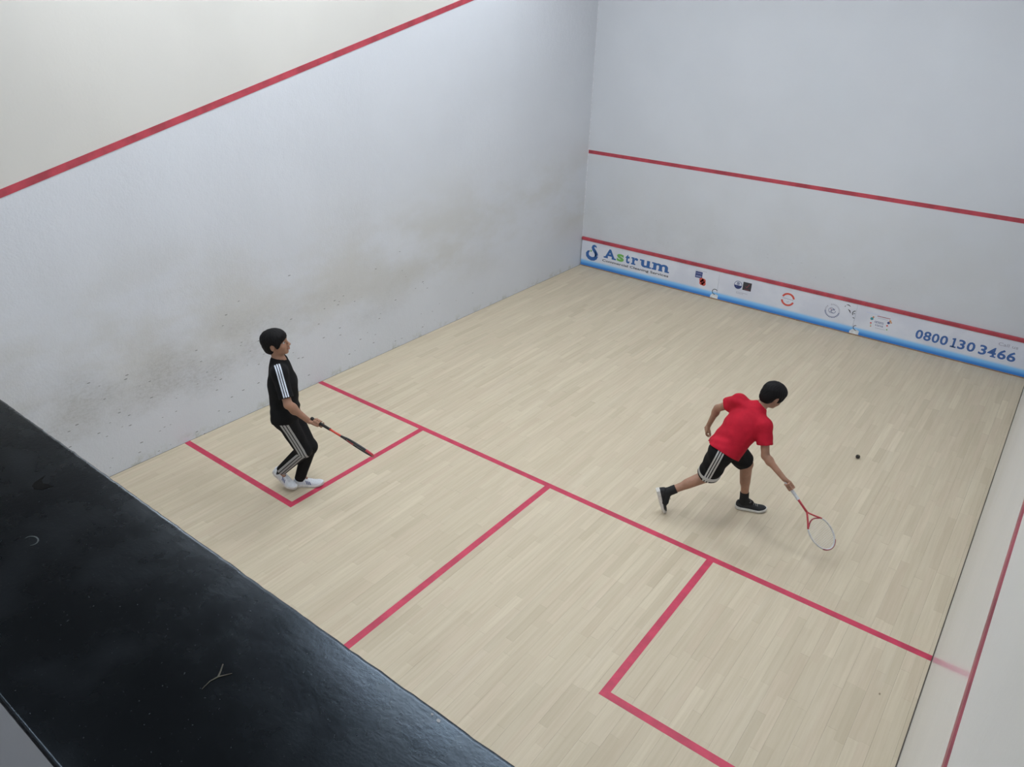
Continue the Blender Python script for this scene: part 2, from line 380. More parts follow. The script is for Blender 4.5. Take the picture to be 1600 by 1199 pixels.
def lettering(name, mat, par, glyphs, rects=(), tk=TK):
    def put(V, F):
        me = bpy.data.meshes.new(name); me.from_pydata(V, [], F); o = link(name, me, mat); tchild(o, par)
        md = o.modifiers.new('s', 'SOLIDIFY'); md.thickness = tk + .0003; md.offset = 0; return o
    rects = list(rects)
    for g, f in glyphs:
        V = [(x, TY - tk, z) for x, z in g]; F = list(map(tuple, f)); x0_, x1_ = g[:, 0].min(), g[:, 0].max()
        for r_ in [r for r in rects if r[1] > x0_ - .004 and r[0] < x1_ + .004]:          # serifs belong to their letter
            rects.remove(r_); x0, x1, z0, z1 = r_
            b = len(V); V += [(x0, TY - tk - .0001, z0), (x1, TY - tk - .0001, z0), (x1, TY - tk - .0001, z1), (x0, TY - tk - .0001, z1)]; F.append((b, b + 1, b + 2, b + 3))
        o = put(V, F)
    if rects:
        V, F = [], []
        for (x0, x1, z0, z1) in rects:
            b = len(V); V += [(x0, TY - tk, z0), (x1, TY - tk, z0), (x1, TY - tk, z1), (x0, TY - tk, z1)]; F.append((b, b + 1, b + 2, b + 3))
        o = put(V, F)
    if len(glyphs) == 1 and name in ('small_words',): o['kind'] = 'stuff'
    return o
P0, P1, P2 = panels
zb, cap, xh, B_ = .225, .155, .116, .034
gl, rc = [], []
gl.append(glyph('A', .458, .655, zb, zb + cap, B_)); rc += [(.444, .522, zb, zb + .024), (.592, .670, zb, zb + .024)]
gl.append(glyph('t', .838, .915, zb - .002, zb + .142, B_))
gl.append(glyph('r', .962, 1.066, zb, zb + xh, B_)); rc += [(.944, 1.022, zb, zb + .022), (.944, .985, zb + xh - .022, zb + xh)]
gl.append(glyph('u', 1.118, 1.270, zb - .002, zb + xh, B_)); rc += [(1.094, 1.150, zb + xh - .022, zb + xh), (1.222, 1.268, zb + xh - .022, zb + xh), (1.255, 1.298, zb, zb + .022)]
gl.append(glyph('m', 1.330, 1.582, zb, zb + xh, B_)); rc += [(1.306, 1.384, zb, zb + .022), (1.420, 1.492, zb, zb + .022), (1.530, 1.604, zb, zb + .022), (1.306, 1.36, zb + xh - .022, zb + xh)]
lettering('letter', M_NAVY, P0, gl, rc); lettering('letter', M_GREEN, P0, [glyph('s', .684, .812, zb - .003, zb + xh + .003, B_)])['label'] = 'green letter s'
lettering('small_words', M_BLK, P0, [glyph('Commercial Cleaning Services', .424, 1.602,   .146, .196, .016)])
# drop-shaped emblem
dc = [(.300, .350), (.288, .372), (.262, .378), (.240, .366), (.232, .345), (.246, .318), (.272, .290), (.298, .258), (.308, .222), (.296, .184), (.262, .160), (.218, .154), (.172, .166), (.140, .196), (.134, .232), (.150, .262), (.178, .282)]
w_ = [k * 1.5 for k in (.006, .018, .026, .031, .034, .036, .038, .040, .042, .042, .042, .042, .042, .040, .036, .026, .008)]
flat('emblem', M_NAVY, P0, [stroke(dc[:9], w_[:9]), stroke(dc[8:], w_[8:])])
flat('emblem', plain('print_sky', (.12, .33, .66), .5, var=0), P0, [stroke([(.262, .306), (.285, .274), (.297, .236), (.290, .200), (.268, .180)], [.006, .016, .020, .016, .004])])
flat('emblem', M_GREEN, P0, [[(.185, .300), (.205, .292), (.222, .300), (.212, .272), (.196, .262)]])
# sponsor marks on the first panel: navy square with pale lines, red flower
flat('badge', M_DNAVY, P0, [[(2.030, .268), (2.142, .268), (2.142, .366), (2.030, .366)]])
flat('badge_text', M_LTXT, P0, [[(2.042, z), (2.130, z), (2.130, z + .004), (2.042, z + .004)] for z in (.285, .298, .335)], up_=.0004)
flat('badge_text', M_GREY, P0, [[(2.035 + i * .019, .379), (2.048 + i * .019, .379), (2.048 + i * .019, .386), (2.035 + i * .019, .386)] for i in range(9)])
def disc(cx, cz, r, n=20, rz=None, a0=0, a1=2 * math.pi):
    rz = rz or r; return [(cx + r * math.cos(a), cz + rz * math.sin(a)) for a in np.linspace(a0, a1, n, endpoint=False)]
flat('flower_badge', M_POP, P0, [disc(2.140, .245, .036), disc(2.172, .238, .036), disc(2.146, .205, .036), disc(2.178, .200, .036)], up_=.0006)
flat('flower_badge', M_MAR, P0, [disc(2.160, .222, .012)], up_=.0014)
def arc(cx, cz, r, w, a0, a1, n=18, rz=1.): return stroke([(cx + r * math.cos(a), cz + r * rz * math.sin(a)) for a in np.linspace(a0, a1, n)], w)
# joint patches with a black arc (print that does not line up)
for (x, z, par) in ((2.375, .046, P0), (4.385, .046, P2)):
    flat('joint_patch', M_TINW, par, [[(x - .066, .019), (x + .052, .019), (x + .052, .072), (x + .02, .084), (x - .04, .080), (x - .066, .050)]], up_=.0003)
flat('black_arc', M_BLK, P0, [arc(2.372, .118, .040, .009, .6, 4.9)], up_=.0009)
flat('black_arc', M_BLK, P2, [arc(4.385, .110, .030, .008, 1.5, 4.6), stroke([(4.375, .075), (4.405, .070)], .007)], up_=.0009)
# round crest, black square with red tick
cx, cz = 2.700, .305
flat('round_crest', M_DNAVY, P1, [arc(cx, cz, .056, .007, 0, 2 * math.pi, 28), [(cx + .056 * math.cos(a), cz + .056 * math.sin(a)) for a in np.linspace(math.pi + .08, 2 * math.pi - .08, 16)]])
flat('round_crest', M_DNAVY, P1, [arc(cx, cz + .022, .018, .006, 0, 2 * math.pi, 14)] + [stroke([(cx, cz + .022), (cx + .021 * math.cos(a), cz + .022 + .021 * math.sin(a))], .005) for a in np.linspace(.3, 6.6, 6)[:5]])
lettering('crest_text', M_LTXT, P1, [glyph('STARS', cx - .03, cx + .03, cz - .035, cz - .018, .01)], tk=.0012) if False else flat('crest_text', M_LTXT, P1, [[(cx - .03, cz - .03), (cx + .03, cz - .03), (cx + .03, cz - .024), (cx - .03, cz - .024)]])
flat('square_badge', M_BLK, P1, [[(2.772, .250), (2.898, .250), (2.898, .372), (2.772, .372)]])
flat('square_badge', M_MAR, P1, [stroke([(2.812, .312), (2.830, .290), (2.866, .350)], .008), stroke([(2.80, .265), (2.87, .265)], .005)], up_=.0008)
flat('caption', M_GREY, P1, [[(2.690 + i * .0215, z), (2.704 + i * .0215, z), (2.704 + i * .0215, z + .008), (2.690 + i * .0215, z + .008)] for z, n in ((.196, 8), (.178, 5)) for i in range(n)])
# red ring badge
cx, cz = 3.435, .268
flat('ring_badge', M_POP, P1, [arc(cx, cz, .083, .026, .25, 2.75, 20), arc(cx, cz, .083, .026, 3.35, 5.95, 20)])
flat('ring_badge_text', M_GREY, P1, [[(cx - .075 + i * .022, cz + .006 - i * .001), (cx - .060 + i * .022, cz + .006 - i * .001), (cx - .060 + i * .022, cz + .016 - i * .001), (cx - .075 + i * .022, cz + .016 - i * .001)] for i in range(7)] + [stroke([(cx - .015, cz - .03), (cx, cz - .042), (cx + .02, cz - .020)], .006)])
# round seal made of lettering
cx, cz = 4.045, .262
tick = []
for i in range(30):
    a = 2 * math.pi * i / 30
    if 9 < i < 12 : continue
    e = np.array([math.cos(a), math.sin(a)]); tick.append(stroke([(cx + e[0] * .082, cz + e[1] * .082), (cx + e[0] * .100, cz + e[1] * .100)], .009 if i < 15 else .011))
flat('seal', M_GREY, P1, tick[:14]); flat('seal', M_DNAVY, P1, tick[14:])
flat('seal_centre', M_DNAVY, P1, [arc(cx - .012, cz + .004, .036, .005, 0, 5.6), arc(cx + .014, cz - .002, .028, .006, 1, 6.6), stroke([(cx - .03, cz - .02), (cx + .03, cz + .03)], .005)])
flat('seal_centre', M_MAR, P1, [stroke([(cx - .028, cz + .03), (cx - .012, cz + .004)], .006)])
# black flecks where the print was joined
flat('black_marks', M_BLK, P1, [stroke([(4.205, .392), (4.232, .396), (4.262, .378)], [.005, .013, .004]), stroke([(4.235, .338), (4.262, .318), (4.278, .290)], [.004, .015, .006]), stroke([(4.196, .378), (4.190, .358)], .007)])
flat('black_marks', M_BLK, P1, [arc(4.338, .298, .036, .010, 1.7, 3.9, 8), stroke([(4.312, .295), (4.336, .296)], .008), stroke([(4.318, .240), (4.340, .232)], .010)])
# festive badge: title bar, dots, two words
flat('caption', M_LTXT, P2, [[(4.47 + i * .021, .352 + (.0 if i % 2 else .003)), (4.485 + i * .021, .352), (4.485 + i * .021, .362), (4.47 + i * .021, .362)] for i in range(8)])
flat('caption', M_MAR, P2, [[(4.61 + i * .018, .334), (4.624 + i * .018, .334), (4.624 + i * .018, .344), (4.61 + i * .018, .344)] for i in range(9)])
flat('caption', M_GREY, P2, [[(4.62 + i * .018, z), (4.632 + i * .018, z), (4.632 + i * .018, z + .006), (4.62 + i * .018, z + .006)] for z in (.312, .172) for i in range(7)])
for m_, ps in ((M_TEAL, [(4.552, .286, .020)]), (M_ORA, [(4.566, .312, .011), (4.774, .310, .014), (4.79, .292, .010), (4.56, .182, .008)]), (M_DNAVY, [(4.760, .282, .017)]), (M_POP, [(4.552, .225, .011), (4.752, .240, .011)]), (M_GREEN, [(4.556, .20, .006), (4.76, .186, .009)])):
    flat('dots', m_, P2, [disc(*p, n=12) for p in ps])
lettering('badge_words', M_BLK, P2, [glyph('Good', 4.60, 4.702, .240, .276, .01), glyph('Things', 4.612, 4.716, .198, .234, .01)]) if False else flat('badge_words', M_DNAVY, P2, [arc(4.606 + i * .022, .255, .011, .005, .5, 5.2 if i % 2 else 6.2, 9) for i in range(5)] + [arc(4.622 + i * .021, .215, .010, .005, 1.5, 6.2 if i % 2 else 5.1, 9) for i in range(5)])
# telephone number
zb, h = .168, .126; gl, rc = [], []
S_ = 1.12 / 1252; X_ = lambda p: 5.10 + (p - 248) * S_
for ch, a, b in (('0', 248, 346), ('8', 354, 452), ('0', 462, 558), ('0', 568, 668), ('3', 796, 886), ('0', 906, 1010), ('3', 1056, 1150), ('4', 1162, 1266), ('6', 1282, 1386), ('6', 1394, 1500)):
    gl.append(glyph(ch, X_(a + 1), X_(b - 1), zb, zb + h, .024))
rc += [(X_(732), X_(758), zb, zb + h), (X_(708), X_(782), zb, zb + .018), (X_(714), X_(740), zb + h - .024, zb + h - .006), (X_(1205), X_(1272), zb, zb + .016)]
lettering('numeral', M_NUM, P2, gl, rc)
lettering('small_words', M_GREY, P2, [glyph('Call us', 6.000, 6.208, .338, .378, .004)])

# ================================================================ SDF MODELLER (bodies and clothes)
A3 = lambda v: np.array(v, float)
def nrm(v): v = A3(v); return v / np.linalg.norm(v)
class Field:
    def __init__(s, lo, hi, h):
        s.h = h; s.lo = A3(lo); s.n = np.ceil((A3(hi) - s.lo) / h).astype(int) + 1
        s.d = np.full(s.n, .08, np.float32)
        s.ax = [(s.lo[i] + h * np.arange(s.n[i])).astype(np.float32) for i in range(3)]
    def sub(s, bb, m):
        i0 = np.clip(np.floor((bb[0] - m - s.lo) / s.h).astype(int), 0, s.n); i1 = np.clip(np.ceil((bb[1] + m - s.lo) / s.h).astype(int) + 1, 0, s.n)
        sl = tuple(slice(a, b) for a, b in zip(i0, i1))
        return sl, (s.ax[0][sl[0]][:, None, None], s.ax[1][sl[1]][None, :, None], s.ax[2][sl[2]][None, None, :])
    def add(s, pr, k=.02, cuts=()):
        f, bb = pr; sl, P = s.sub(bb, k + .03)
        if min(x.stop - x.start for x in sl) <= 0: return
        d = f(P)
        for (pt, n) in cuts:
            pt, n = A3(pt), nrm(n); d = np.maximum(d, (P[0] - pt[0]) * n[0] + (P[1] - pt[1]) * n[1] + (P[2] - pt[2]) * n[2])
        a = s.d[sl]; hh = np.maximum(k - np.abs(a - d), 0) / max(k, 1e-6)
        s.d[sl] = np.minimum(a, d) - hh * hh * k * .25
    def cut(s, pr, k=.004):
        f, bb = pr; sl, P = s.sub(bb, k + .03); d = -f(P); a = s.d[sl]
        hh = np.maximum(k - np.abs(a - d), 0) / max(k, 1e-6)
        s.d[sl] = np.maximum(a, d) + hh * hh * k * .25
    def plane(s, pt, n, bb=None):
        pt, n = A3(pt), nrm(n)
        if bb is None: bb = (s.lo, s.lo + s.h * s.n)
        sl, P = s.sub(bb, 0); s.d[sl] = np.maximum(s.d[sl], (P[0] - pt[0]) * n[0] + (P[1] - pt[1]) * n[1] + (P[2] - pt[2]) * n[2])
    def disp(s, fn):
        P = (s.ax[0][:, None, None], s.ax[1][None, :, None], s.ax[2][None, None, :]); s.d += fn(P).astype(np.float32)
    def mesh(s):
        d = s.d; g = d < 0; n = s.n
        c = [slice(0, -1), slice(1, None)]
        cnt = np.zeros(n - 1, np.int8)
        for a in (0, 1):
            for b in (0, 1):
                for e in (0, 1): cnt += g[c[a], c[b], c[e]]
        act = (cnt > 0) & (cnt < 8); I = np.argwhere(act); idx = np.full(n - 1, -1, np.int32); idx[act] = np.arange(len(I))
        acc = np.zeros((len(I), 3)); w = np.zeros(len(I))
        for ax in range(3):
            o1, o2 = [q for q in range(3) if q != ax]
            for a in (0, 1):
                for b in (0, 1):
                    p = I.copy(); p[:, o1] += a; p[:, o2] += b; q = p.copy(); q[:, ax] += 1
                    da, db = d[tuple(p.T)], d[tuple(q.T)]; m = (da < 0) != (db < 0)
                    t = np.where(m, da / np.where(m, da - db, 1), 0); pt = p.astype(float); pt[:, ax] += t
                    acc[m] += pt[m]; w[m] += 1
        V = s.lo + (acc / w[:, None]) * s.h
        Q = []
        for ax in range(3):
            o1, o2 = [q for q in range(3) if q != ax]
            sa = [slice(1, -1)] * 3; sb = [slice(1, -1)] * 3; sa[ax] = slice(0, -1); sb[ax] = slice(1, None)
            A_, B_q = g[tuple(sa)], g[tuple(sb)]; E = np.argwhere(A_ != B_q)
            off = np.array([1, 1, 1]); off[ax] = 0; E = E + off; fl_ = g[tuple(E.T)]
            def vi(a, b):
                p = E.copy(); p[:, o1] -= a; p[:, o2] -= b; return idx[tuple(p.T)]
            q = np.stack([vi(0, 0), vi(1, 0), vi(1, 1), vi(0, 1)], 1)
            flip = fl_ if ax != 1 else ~fl_
            q[~flip] = q[~flip][:, ::-1]; Q.append(q)
        return V, np.concatenate(Q)
def cone(a, b, ra, rb):
    a, b = A3(a), A3(b); ab = b - a; l2 = ab @ ab
    def f(P):
        x, y, z = P[0] - a[0], P[1] - a[1], P[2] - a[2]
        t = np.clip((x * ab[0] + y * ab[1] + z * ab[2]) / l2, 0, 1)
        return np.sqrt((x - t * ab[0]) ** 2 + (y - t * ab[1]) ** 2 + (z - t * ab[2]) ** 2) - (ra + (rb - ra) * t)
    r = max(ra, rb); return f, (np.minimum(a, b) - r, np.maximum(a, b) + r)
def econe(a, b, ra, rb, side, flat_):
    """tapered capsule, elliptical: radius r along side, r*flat_ across"""
    a, b = A3(a), A3(b); t_ = nrm(b - a); sd = A3(side); sd = nrm(sd - t_ * (sd @ t_)); dp = np.cross(t_, sd); k = 1 / flat_ - 1; ab = b - a; l2 = ab @ ab
    def f(P):
        x, y, z = P[0] - a[0], P[1] - a[1], P[2] - a[2]; e = (x * dp[0] + y * dp[1] + z * dp[2]) * k
        x = x + e * dp[0]; y = y + e * dp[1]; z = z + e * dp[2]
        t = np.clip((x * ab[0] + y * ab[1] + z * ab[2]) / l2, 0, 1)
        q = np.sqrt((x - t * ab[0]) ** 2 + (y - t * ab[1]) ** 2 + (z - t * ab[2]) ** 2); r = ra + (rb - ra) * t
        return (q - r) * (flat_ + (1 - flat_) * .3)
    r = max(ra, rb); return f, (np.minimum(a, b) - r, np.maximum(a, b) + r)
def ell(c, r, M=np.eye(3)):
    c, r = A3(c), A3(r)
    def f(P):
        x, y, z = P[0] - c[0], P[1] - c[1], P[2] - c[2]
        q = [(x * M[i][0] + y * M[i][1] + z * M[i][2]) for i in range(3)]
        k0 = np.sqrt(sum((q[i] / r[i]) ** 2 for i in range(3))); k1 = np.sqrt(sum((q[i] / r[i] ** 2) ** 2 for i in range(3)))
        return k0 * (k0 - 1) / np.maximum(k1, 1e-6)
    m = r.max(); return f, (c - m, c + m)
def to_obj(V, Q, name, mats, parent, origin, attrs=None, polymat=None):
    me = bpy.data.meshes.new(name); V = V - A3(origin)
    me.vertices.add(len(V)); me.vertices.foreach_set('co', V.ravel().astype(np.float32))
    me.loops.add(len(Q) * 4); me.loops.foreach_set('vertex_index', Q.ravel().astype(np.int32))
    me.polygons.add(len(Q)); me.polygons.foreach_set('loop_start', np.arange(0, len(Q) * 4, 4, dtype=np.int32))
    me.polygons.foreach_set('use_smooth', np.ones(len(Q), bool))
    me.update(calc_edges=True)
    for k_, v in (attrs or {}).items():
        at = me.attributes.new(k_, 'FLOAT', 'POINT'); at.data.foreach_set('value', v.astype(np.float32))
    return link(name, me, mats, parent)
# ------- head, hand and shoe builders
class Frame:
    def __init__(s, o, x, y, z, sc=1.): s.o = A3(o); s.B = np.array([x, y, z]); s.sc = sc
    def __call__(s, x, y, z): return s.o + s.sc * (x * s.B[0] + y * s.B[1] + z * s.B[2])
    def ell(s, c, r, M=None): return ell(s(*c), A3(r) * s.sc, s.B if M is None else M)
    def cone(s, a, b, ra, rb): return cone(s(*a), s(*b), ra * s.sc, rb * s.sc)
def frame(o, fwd, up, sc=1.):
    y = nrm(fwd); x = nrm(np.cross(y, up)); z = np.cross(x, y); return Frame(o, x, y, z, sc)
def head(F, H, nb, rn=.045):
    F.add(cone(nb, H(0, -.022, -.045), rn * 1.08, rn), .03)
    F.add(H.ell((0, -.014, .028), (.070, .088, .076)), .02)
    F.add(H.ell((0, .028, -.022), (.055, .058, .082)), .03)
    F.add(H.ell((0, .030, -.062), (.044, .048, .036)), .02)
    F.add(H.ell((0, .066, -.088), (.017, .015, .014)), .02)
    for s in (-1, 1):
        F.add(H.ell((s * .030, .056, -.032), (.024, .022, .026)), .02)
        F.add(H.cone((s * .010, .084, .020), (s * .036, .072, .020), .009, .009), .012)
        F.cut(H.ell((s * .030, .093, .004), (.017, .016, .011)), .010)
        F.add(H.ell((s * .072, -.010, -.012), (.009, .019, .031), ), .006)
        F.cut(H.ell((s * .084, -.004, -.008), (.008, .009, .017)), .004)
        F.add(H.ell((s * .010, .100, -.030), (.0075, .009, .0065)), .006)
    F.add(H.cone((0, .086, .010), (0, .107, -.024), .0065, .0100), .012)
    F.add(H.ell((0, .090, -.052), (.021, .010, .0055)), .005)
    F.add(H.ell((0, .088, -.062), (.018, .010, .0060)), .005)
    F.cut(H.ell((0, .099, -.057), (.024, .006, .0016)), .002)
def face_parts(H, par, origin, skin_mats):
    M_EW, M_IR, M_HR, M_LIP = skin_mats
    for s in (-1, 1):
        bm = bmesh.new(); c = H(s * .030, .0725, .004) - A3(origin)
        bmesh.ops.create_uvsphere(bm, u_segments=16, v_segments=10, radius=.0115 * H.sc, matrix=Matrix.Translation(c))
        eye = done(bm, 'eye', M_EW, par, smooth=True)
        bm = bmesh.new(); c = H(s * .030, .0795, .004) - A3(origin)
        bmesh.ops.create_uvsphere(bm, u_segments=12, v_segments=8, radius=.0062 * H.sc, matrix=Matrix.Translation(c)); done(bm, 'iris', M_IR, eye, smooth=True)
        bm = bmesh.new(); tube(bm, [H(s * x, y, z) - A3(origin) for x, y, z in ((.012, .0915, .024), (.024, .0890, .029), (.036, .0825, .028), (.044, .075, .022))], [.0018, .0028, .0026, .0012], 6)
        done(bm, 'eyebrow', M_HR, par, smooth=True)
    bm = bmesh.new(); tube(bm, [H(x, y, z) - A3(origin) for x, y, z in ((-.020, .0905, -.0585), (-.010, .0970, -.0535), (0, .0990, -.0555), (.010, .0970, -.0535), (.020, .0905, -.0585))], [.0010, .0022, .0024, .0022, .0010], 6)
    tube(bm, [H(x, y, z) - A3(origin) for x, y, z in ((-.018, .0890, -.0600), (-.009, .0965, -.0650), (.009, .0965, -.0650), (.018, .0890, -.0600))], [.0010, .0026, .0026, .0010], 6)
    done(bm, 'lips', M_LIP, par, smooth=True)
def hair(H, lo, hi, fringe=.032, full=1.):
    F = Field(lo, hi, .0026)
    F.add(H.ell((0, -.016, .036), (.085 * full, .103, .084)), .01)
    F.add(H.ell((0, .010, .050), (.078 * full, .090, .066)), .02)
    F.add(H.ell((0, -.052, -.022), (.066, .058, .070)), .03)
    for s in (-1, 1): F.add(H.ell((s * .064, .022, .010), (.018, .034, .040)), .02)      # sideburn fall
    bb = (H.o - .2, H.o + .2)
    # face opening, ears, nape
    F.cut(H.ell((0, .100, fringe - .082), (.066, .062, .080)), .012)
    F.cut(H.ell((0, .080, fringe - .100), (.12, .042, .080)), .012)
    for s in (-1, 1): F.cut(H.ell((s * .090, -.006, -.022), (.040, .024, .034)), .008)
    F.plane(H(0, 0, -.070), -H.B[2] * 1. + .30 * H.B[1], bb)
    c = H(0, -.03, .10)
    def strands(P):
        x, y, z = P[0] - c[0], P[1] - c[1], P[2] - c[2]
        u = x * H.B[0][0] + y * H.B[0][1] + z * H.B[0][2]; v = x * H.B[1][0] + y * H.B[1][1] + z * H.B[1][2]; q = x * H.B[2][0] + y * H.B[2][1] + z * H.B[2][2]
        a = np.arctan2(u, v)
        return .0008 * np.sin(a * 23 + 3 * np.sin(q * 60)) + .0006 * np.sin(a * 41 + q * 90) + .0005 * np.sin(q * 130 + a * 5)
    F.disp(strands); return F.mesh()
def phal(F, pts, r0, r1, k=.004):
    n = len(pts) - 1
    for i in range(n):
        F.add(cone(pts[i], pts[i + 1], r0 + (r1 - r0) * i / n, r0 + (r1 - r0) * (i + 1) / n), k)
def grip_hand(F, wr, c, a, rh, sense, sc=.88, n=None, order=1, spread=1.):
    """hand closed round a handle: c point on its axis, a axis direction towards the thumb side"""
    wr, c, a = A3(wr), A3(c), nrm(a); v = wr - c
    n = nrm(v - a * (v @ a)) if n is None else nrm(n); m = np.cross(a, n) * sense
    rf = .0080 * sc; R_ = rh + rf * .85
    def pt(x, ang, R=R_): return c + a * x + R * (math.cos(ang) * n + math.sin(ang) * m)
    xs = [.030, .011, -.008, -.026]
    for i, x in enumerate(xs):
        x *= sc; k0 = pt(x, math.radians(38), R_ + .007)
        F.add(cone(wr + a * x * .45, k0, .0135 * sc, .0105 * sc), .010)
        ex = [0, 5, 0, -12][i]
        phal(F, [k0, pt(x + .001, math.radians(92), R_ + .004), pt(x, math.radians(152 + ex), R_ + .001), pt(x - .001, math.radians(215 + ex), R_)], rf * 1.05, rf * .82)
    # thumb side: base leaves the side of the palm
    tb = wr + a * .024 * sc + (c - wr) * .30 - m * .014
    F.add(cone(wr + a * .01, tb, .014 * sc, .0125 * sc), .012)
    phal(F, [tb, pt(.040 * sc, math.radians(-35), R_ + .006), pt(.050 * sc, math.radians(-80), R_ + .002), pt(.047 * sc, math.radians(-125), R_)], .0112 * sc, .0082 * sc, .006)
def relaxed_hand(F, wr, d, palm, thumb, sc=.88, curl=(20, 38, 30)):
    """d: fingers direction, palm: palm-facing normal, thumb: side of the thumb"""
    wr, d = A3(wr), nrm(d); p = A3(palm); p = nrm(p - d * (p @ d)); t = np.cross(d, p); t = t * np.sign(t @ A3(thumb))
    offs = [.030, .010, -.010, -.028]; ln = [.040, .044, .041, .032]; pk = [.078, .082, .078, .070]
    for i in range(4):
        b = wr + t * offs[i] * .45 * sc; k0 = wr + d * pk[i] * sc + t * offs[i] * sc
        F.add(cone(b, k0, .0135 * sc, .0105 * sc), .010)
        pts = [k0]; ang = 0
        for j, f in enumerate((1., .62, .48)):
            ang += math.radians(curl[j] + 4 * i)
            pts.append(pts[-1] + (d * math.cos(ang) + p * math.sin(ang) + t * (.12 - .08 * i) * (j == 0)) * ln[i] * f * sc)
        phal(F, pts, .0085 * sc, .0066 * sc)
    b = wr + d * .018 * sc + t * .014 * sc; m1 = wr + d * .048 * sc + t * .040 * sc + p * .012; m2 = m1 + (d * .75 + t * .35 + p * .4) * .034 * sc; m3 = m2 + (d * .85 + t * .05 + p * .5) * .026 * sc
    F.add(cone(wr, b, .014 * sc, .013 * sc), .01); phal(F, [b, m1, m2, m3], .0125 * sc, .0080 * sc, .008)
def shoe(par, origin, ank, fwd, pitch, Ls, mats, yaw_roll=0., bend=0., stripes=None, lace=None, anch=(.062, .082)):
    """shoe in a local frame (y forward from heel, z up from sole); ankle joint sits at anch"""
    M_UP, M_SOLE, M_LACE, M_IN, M_STR = mats
    f = nrm([fwd[0], fwd[1], 0]); up = A3((0, 0, 1)); x = np.cross(f, up)
    cp, sp = math.cos(pitch), math.sin(pitch)                      # positive pitch: heel up, toe down
    y_ = f * cp - up * sp; z_ = up * cp + f * sp
    cr, sr = math.cos(yaw_roll), math.sin(yaw_roll); x2 = x * cr + z_ * sr; z2 = z_ * cr - x * sr
    o = A3(ank) - y_ * anch[0] - z2 * anch[1]; ball = .70 * Ls
    def W_(p):
        X, Y, Z = p
        if bend and Y > ball:                                       # toes bend back flat
            t = Y - ball; s_ = min(1, t / .03); a = bend * s_; Y, Z = ball + t * math.cos(a) - Z * math.sin(a) * s_, Z * math.cos(a) + t * math.sin(a)
        return Vector(o + x2 * X + y_ * Y + z2 * Z - A3(origin))
    def hw(t):                                                      # half width
        return np.interp(t, [0, .04, .15, .35, .55, .72, .86, .95, 1], [.010, .024, .032, .030, .036, .043, .039, .026, .008]) * Ls / .25
    def top(t): return np.interp(t, [0, .04, .12, .28, .40, .52, .68, .82, .93, 1], [.060, .082, .086, .080, .082, .070, .054, .046, .038, .024])
    def skew(t): return .006 * math.sin(math.pi * t)
    def bot(t): return np.interp(t, [0, .1, .4, .75, 1], [.024, .022, .020, .016, .020])
    def spr(t): return np.interp(t, [0, .72, 1], [0, 0, .012]) if not bend else 0
    NT_, NS = 30, 20; bm = bmesh.new(); rings = []
    def sec(t, s):                                                  # s in 0..1 over the arch from left sole edge to right sole edge
        a = math.pi * s; c_, s__ = math.cos(a), math.sin(a); e = .75
        X = -hw(t) * math.copysign(abs(c_) ** .8, c_) * (1 - .10 * s__) + skew(t)
        Z = bot(t) + (top(t) - bot(t)) * s__ ** e + spr(t); return X, t * Ls, Z
    ts = [0.5 - .5 * math.cos(math.pi * i / NT_) for i in range(NT_ + 1)]
    for t in ts: rings.append([bm.verts.new(W_(sec(t, s / NS))) for s in range(NS + 1)])
    for i, (a, b) in enumerate(zip(rings, rings[1:])):
        for k_ in range(NS):
            if .07 < (ts[i] + ts[i + 1]) / 2 < .38 and 6 <= k_ < NS - 6: continue          # ankle opening
            bm.faces.new((a[k_], b[k_], b[k_ + 1], a[k_ + 1]))
        bm.faces.new((a[0], a[-1], b[-1], b[0]))
    bm.faces.new(rings[0]); bm.faces.new(rings[-1][::-1])
    bmesh.ops.remove_doubles(bm, verts=bm.verts, dist=.0002)
    sh = done(bm, 'shoe', M_UP, par, smooth=True); md = sh.modifiers.new('t', 'SOLIDIFY'); md.thickness = .003; md.offset = -1
    bm = bmesh.new(); rings = []
    for t in ts:
        w_s = hw(t) * 1.10 + .002; tt = -.003 / Ls + t * (1 + .006 / Ls); b0 = bot(t) + .006
        rings.append([bm.verts.new(W_((X * w_s + skew(t), tt * Ls, Z + spr(t)))) for X, Z in ((-.90, 0), (-1, .006), (-1, b0 * .8), (-.93, b0), (.93, b0), (1, b0 * .8), (1, .006), (.90, 0))])
    for a, b in zip(rings, rings[1:]):
        for k_ in range(8): bm.faces.new((a[k_], b[k_], b[(k_ + 1) % 8], a[(k_ + 1) % 8]))
    bm.faces.new(rings[0]); bm.faces.new(rings[-1][::-1]); done(bm, 'sole', M_SOLE, sh, smooth=False)
    if M_LACE:
        bm = bmesh.new()
        for j in range(5):
            t = .43 + .065 * j; pts = []
            for s in np.linspace(.36, .64, 7):
                X, Y, Z = sec(t + .02 * (1 if j % 2 else -1) * (s - .5) * 4, s); pts.append(W_((X, Y, Z + .003)))
            tube(bm, pts, .0022, 6)
        if lace:
            X, Y, Z = sec(.40, .5); b = (X, Y, Z + .004)
            for q in (-1, 1): tube(bm, [W_((b[0] + q * u, b[1] + v, b[2] + w__)) for u, v, w__ in ((0, 0, 0), (.012, .008, .012), (.026, .014, .010), (.030, .004, .000), (.018, -.002, -.001), (.002, .001, .001))], .0017, 5)
        done(bm, 'laces', M_LACE, sh, smooth=True)
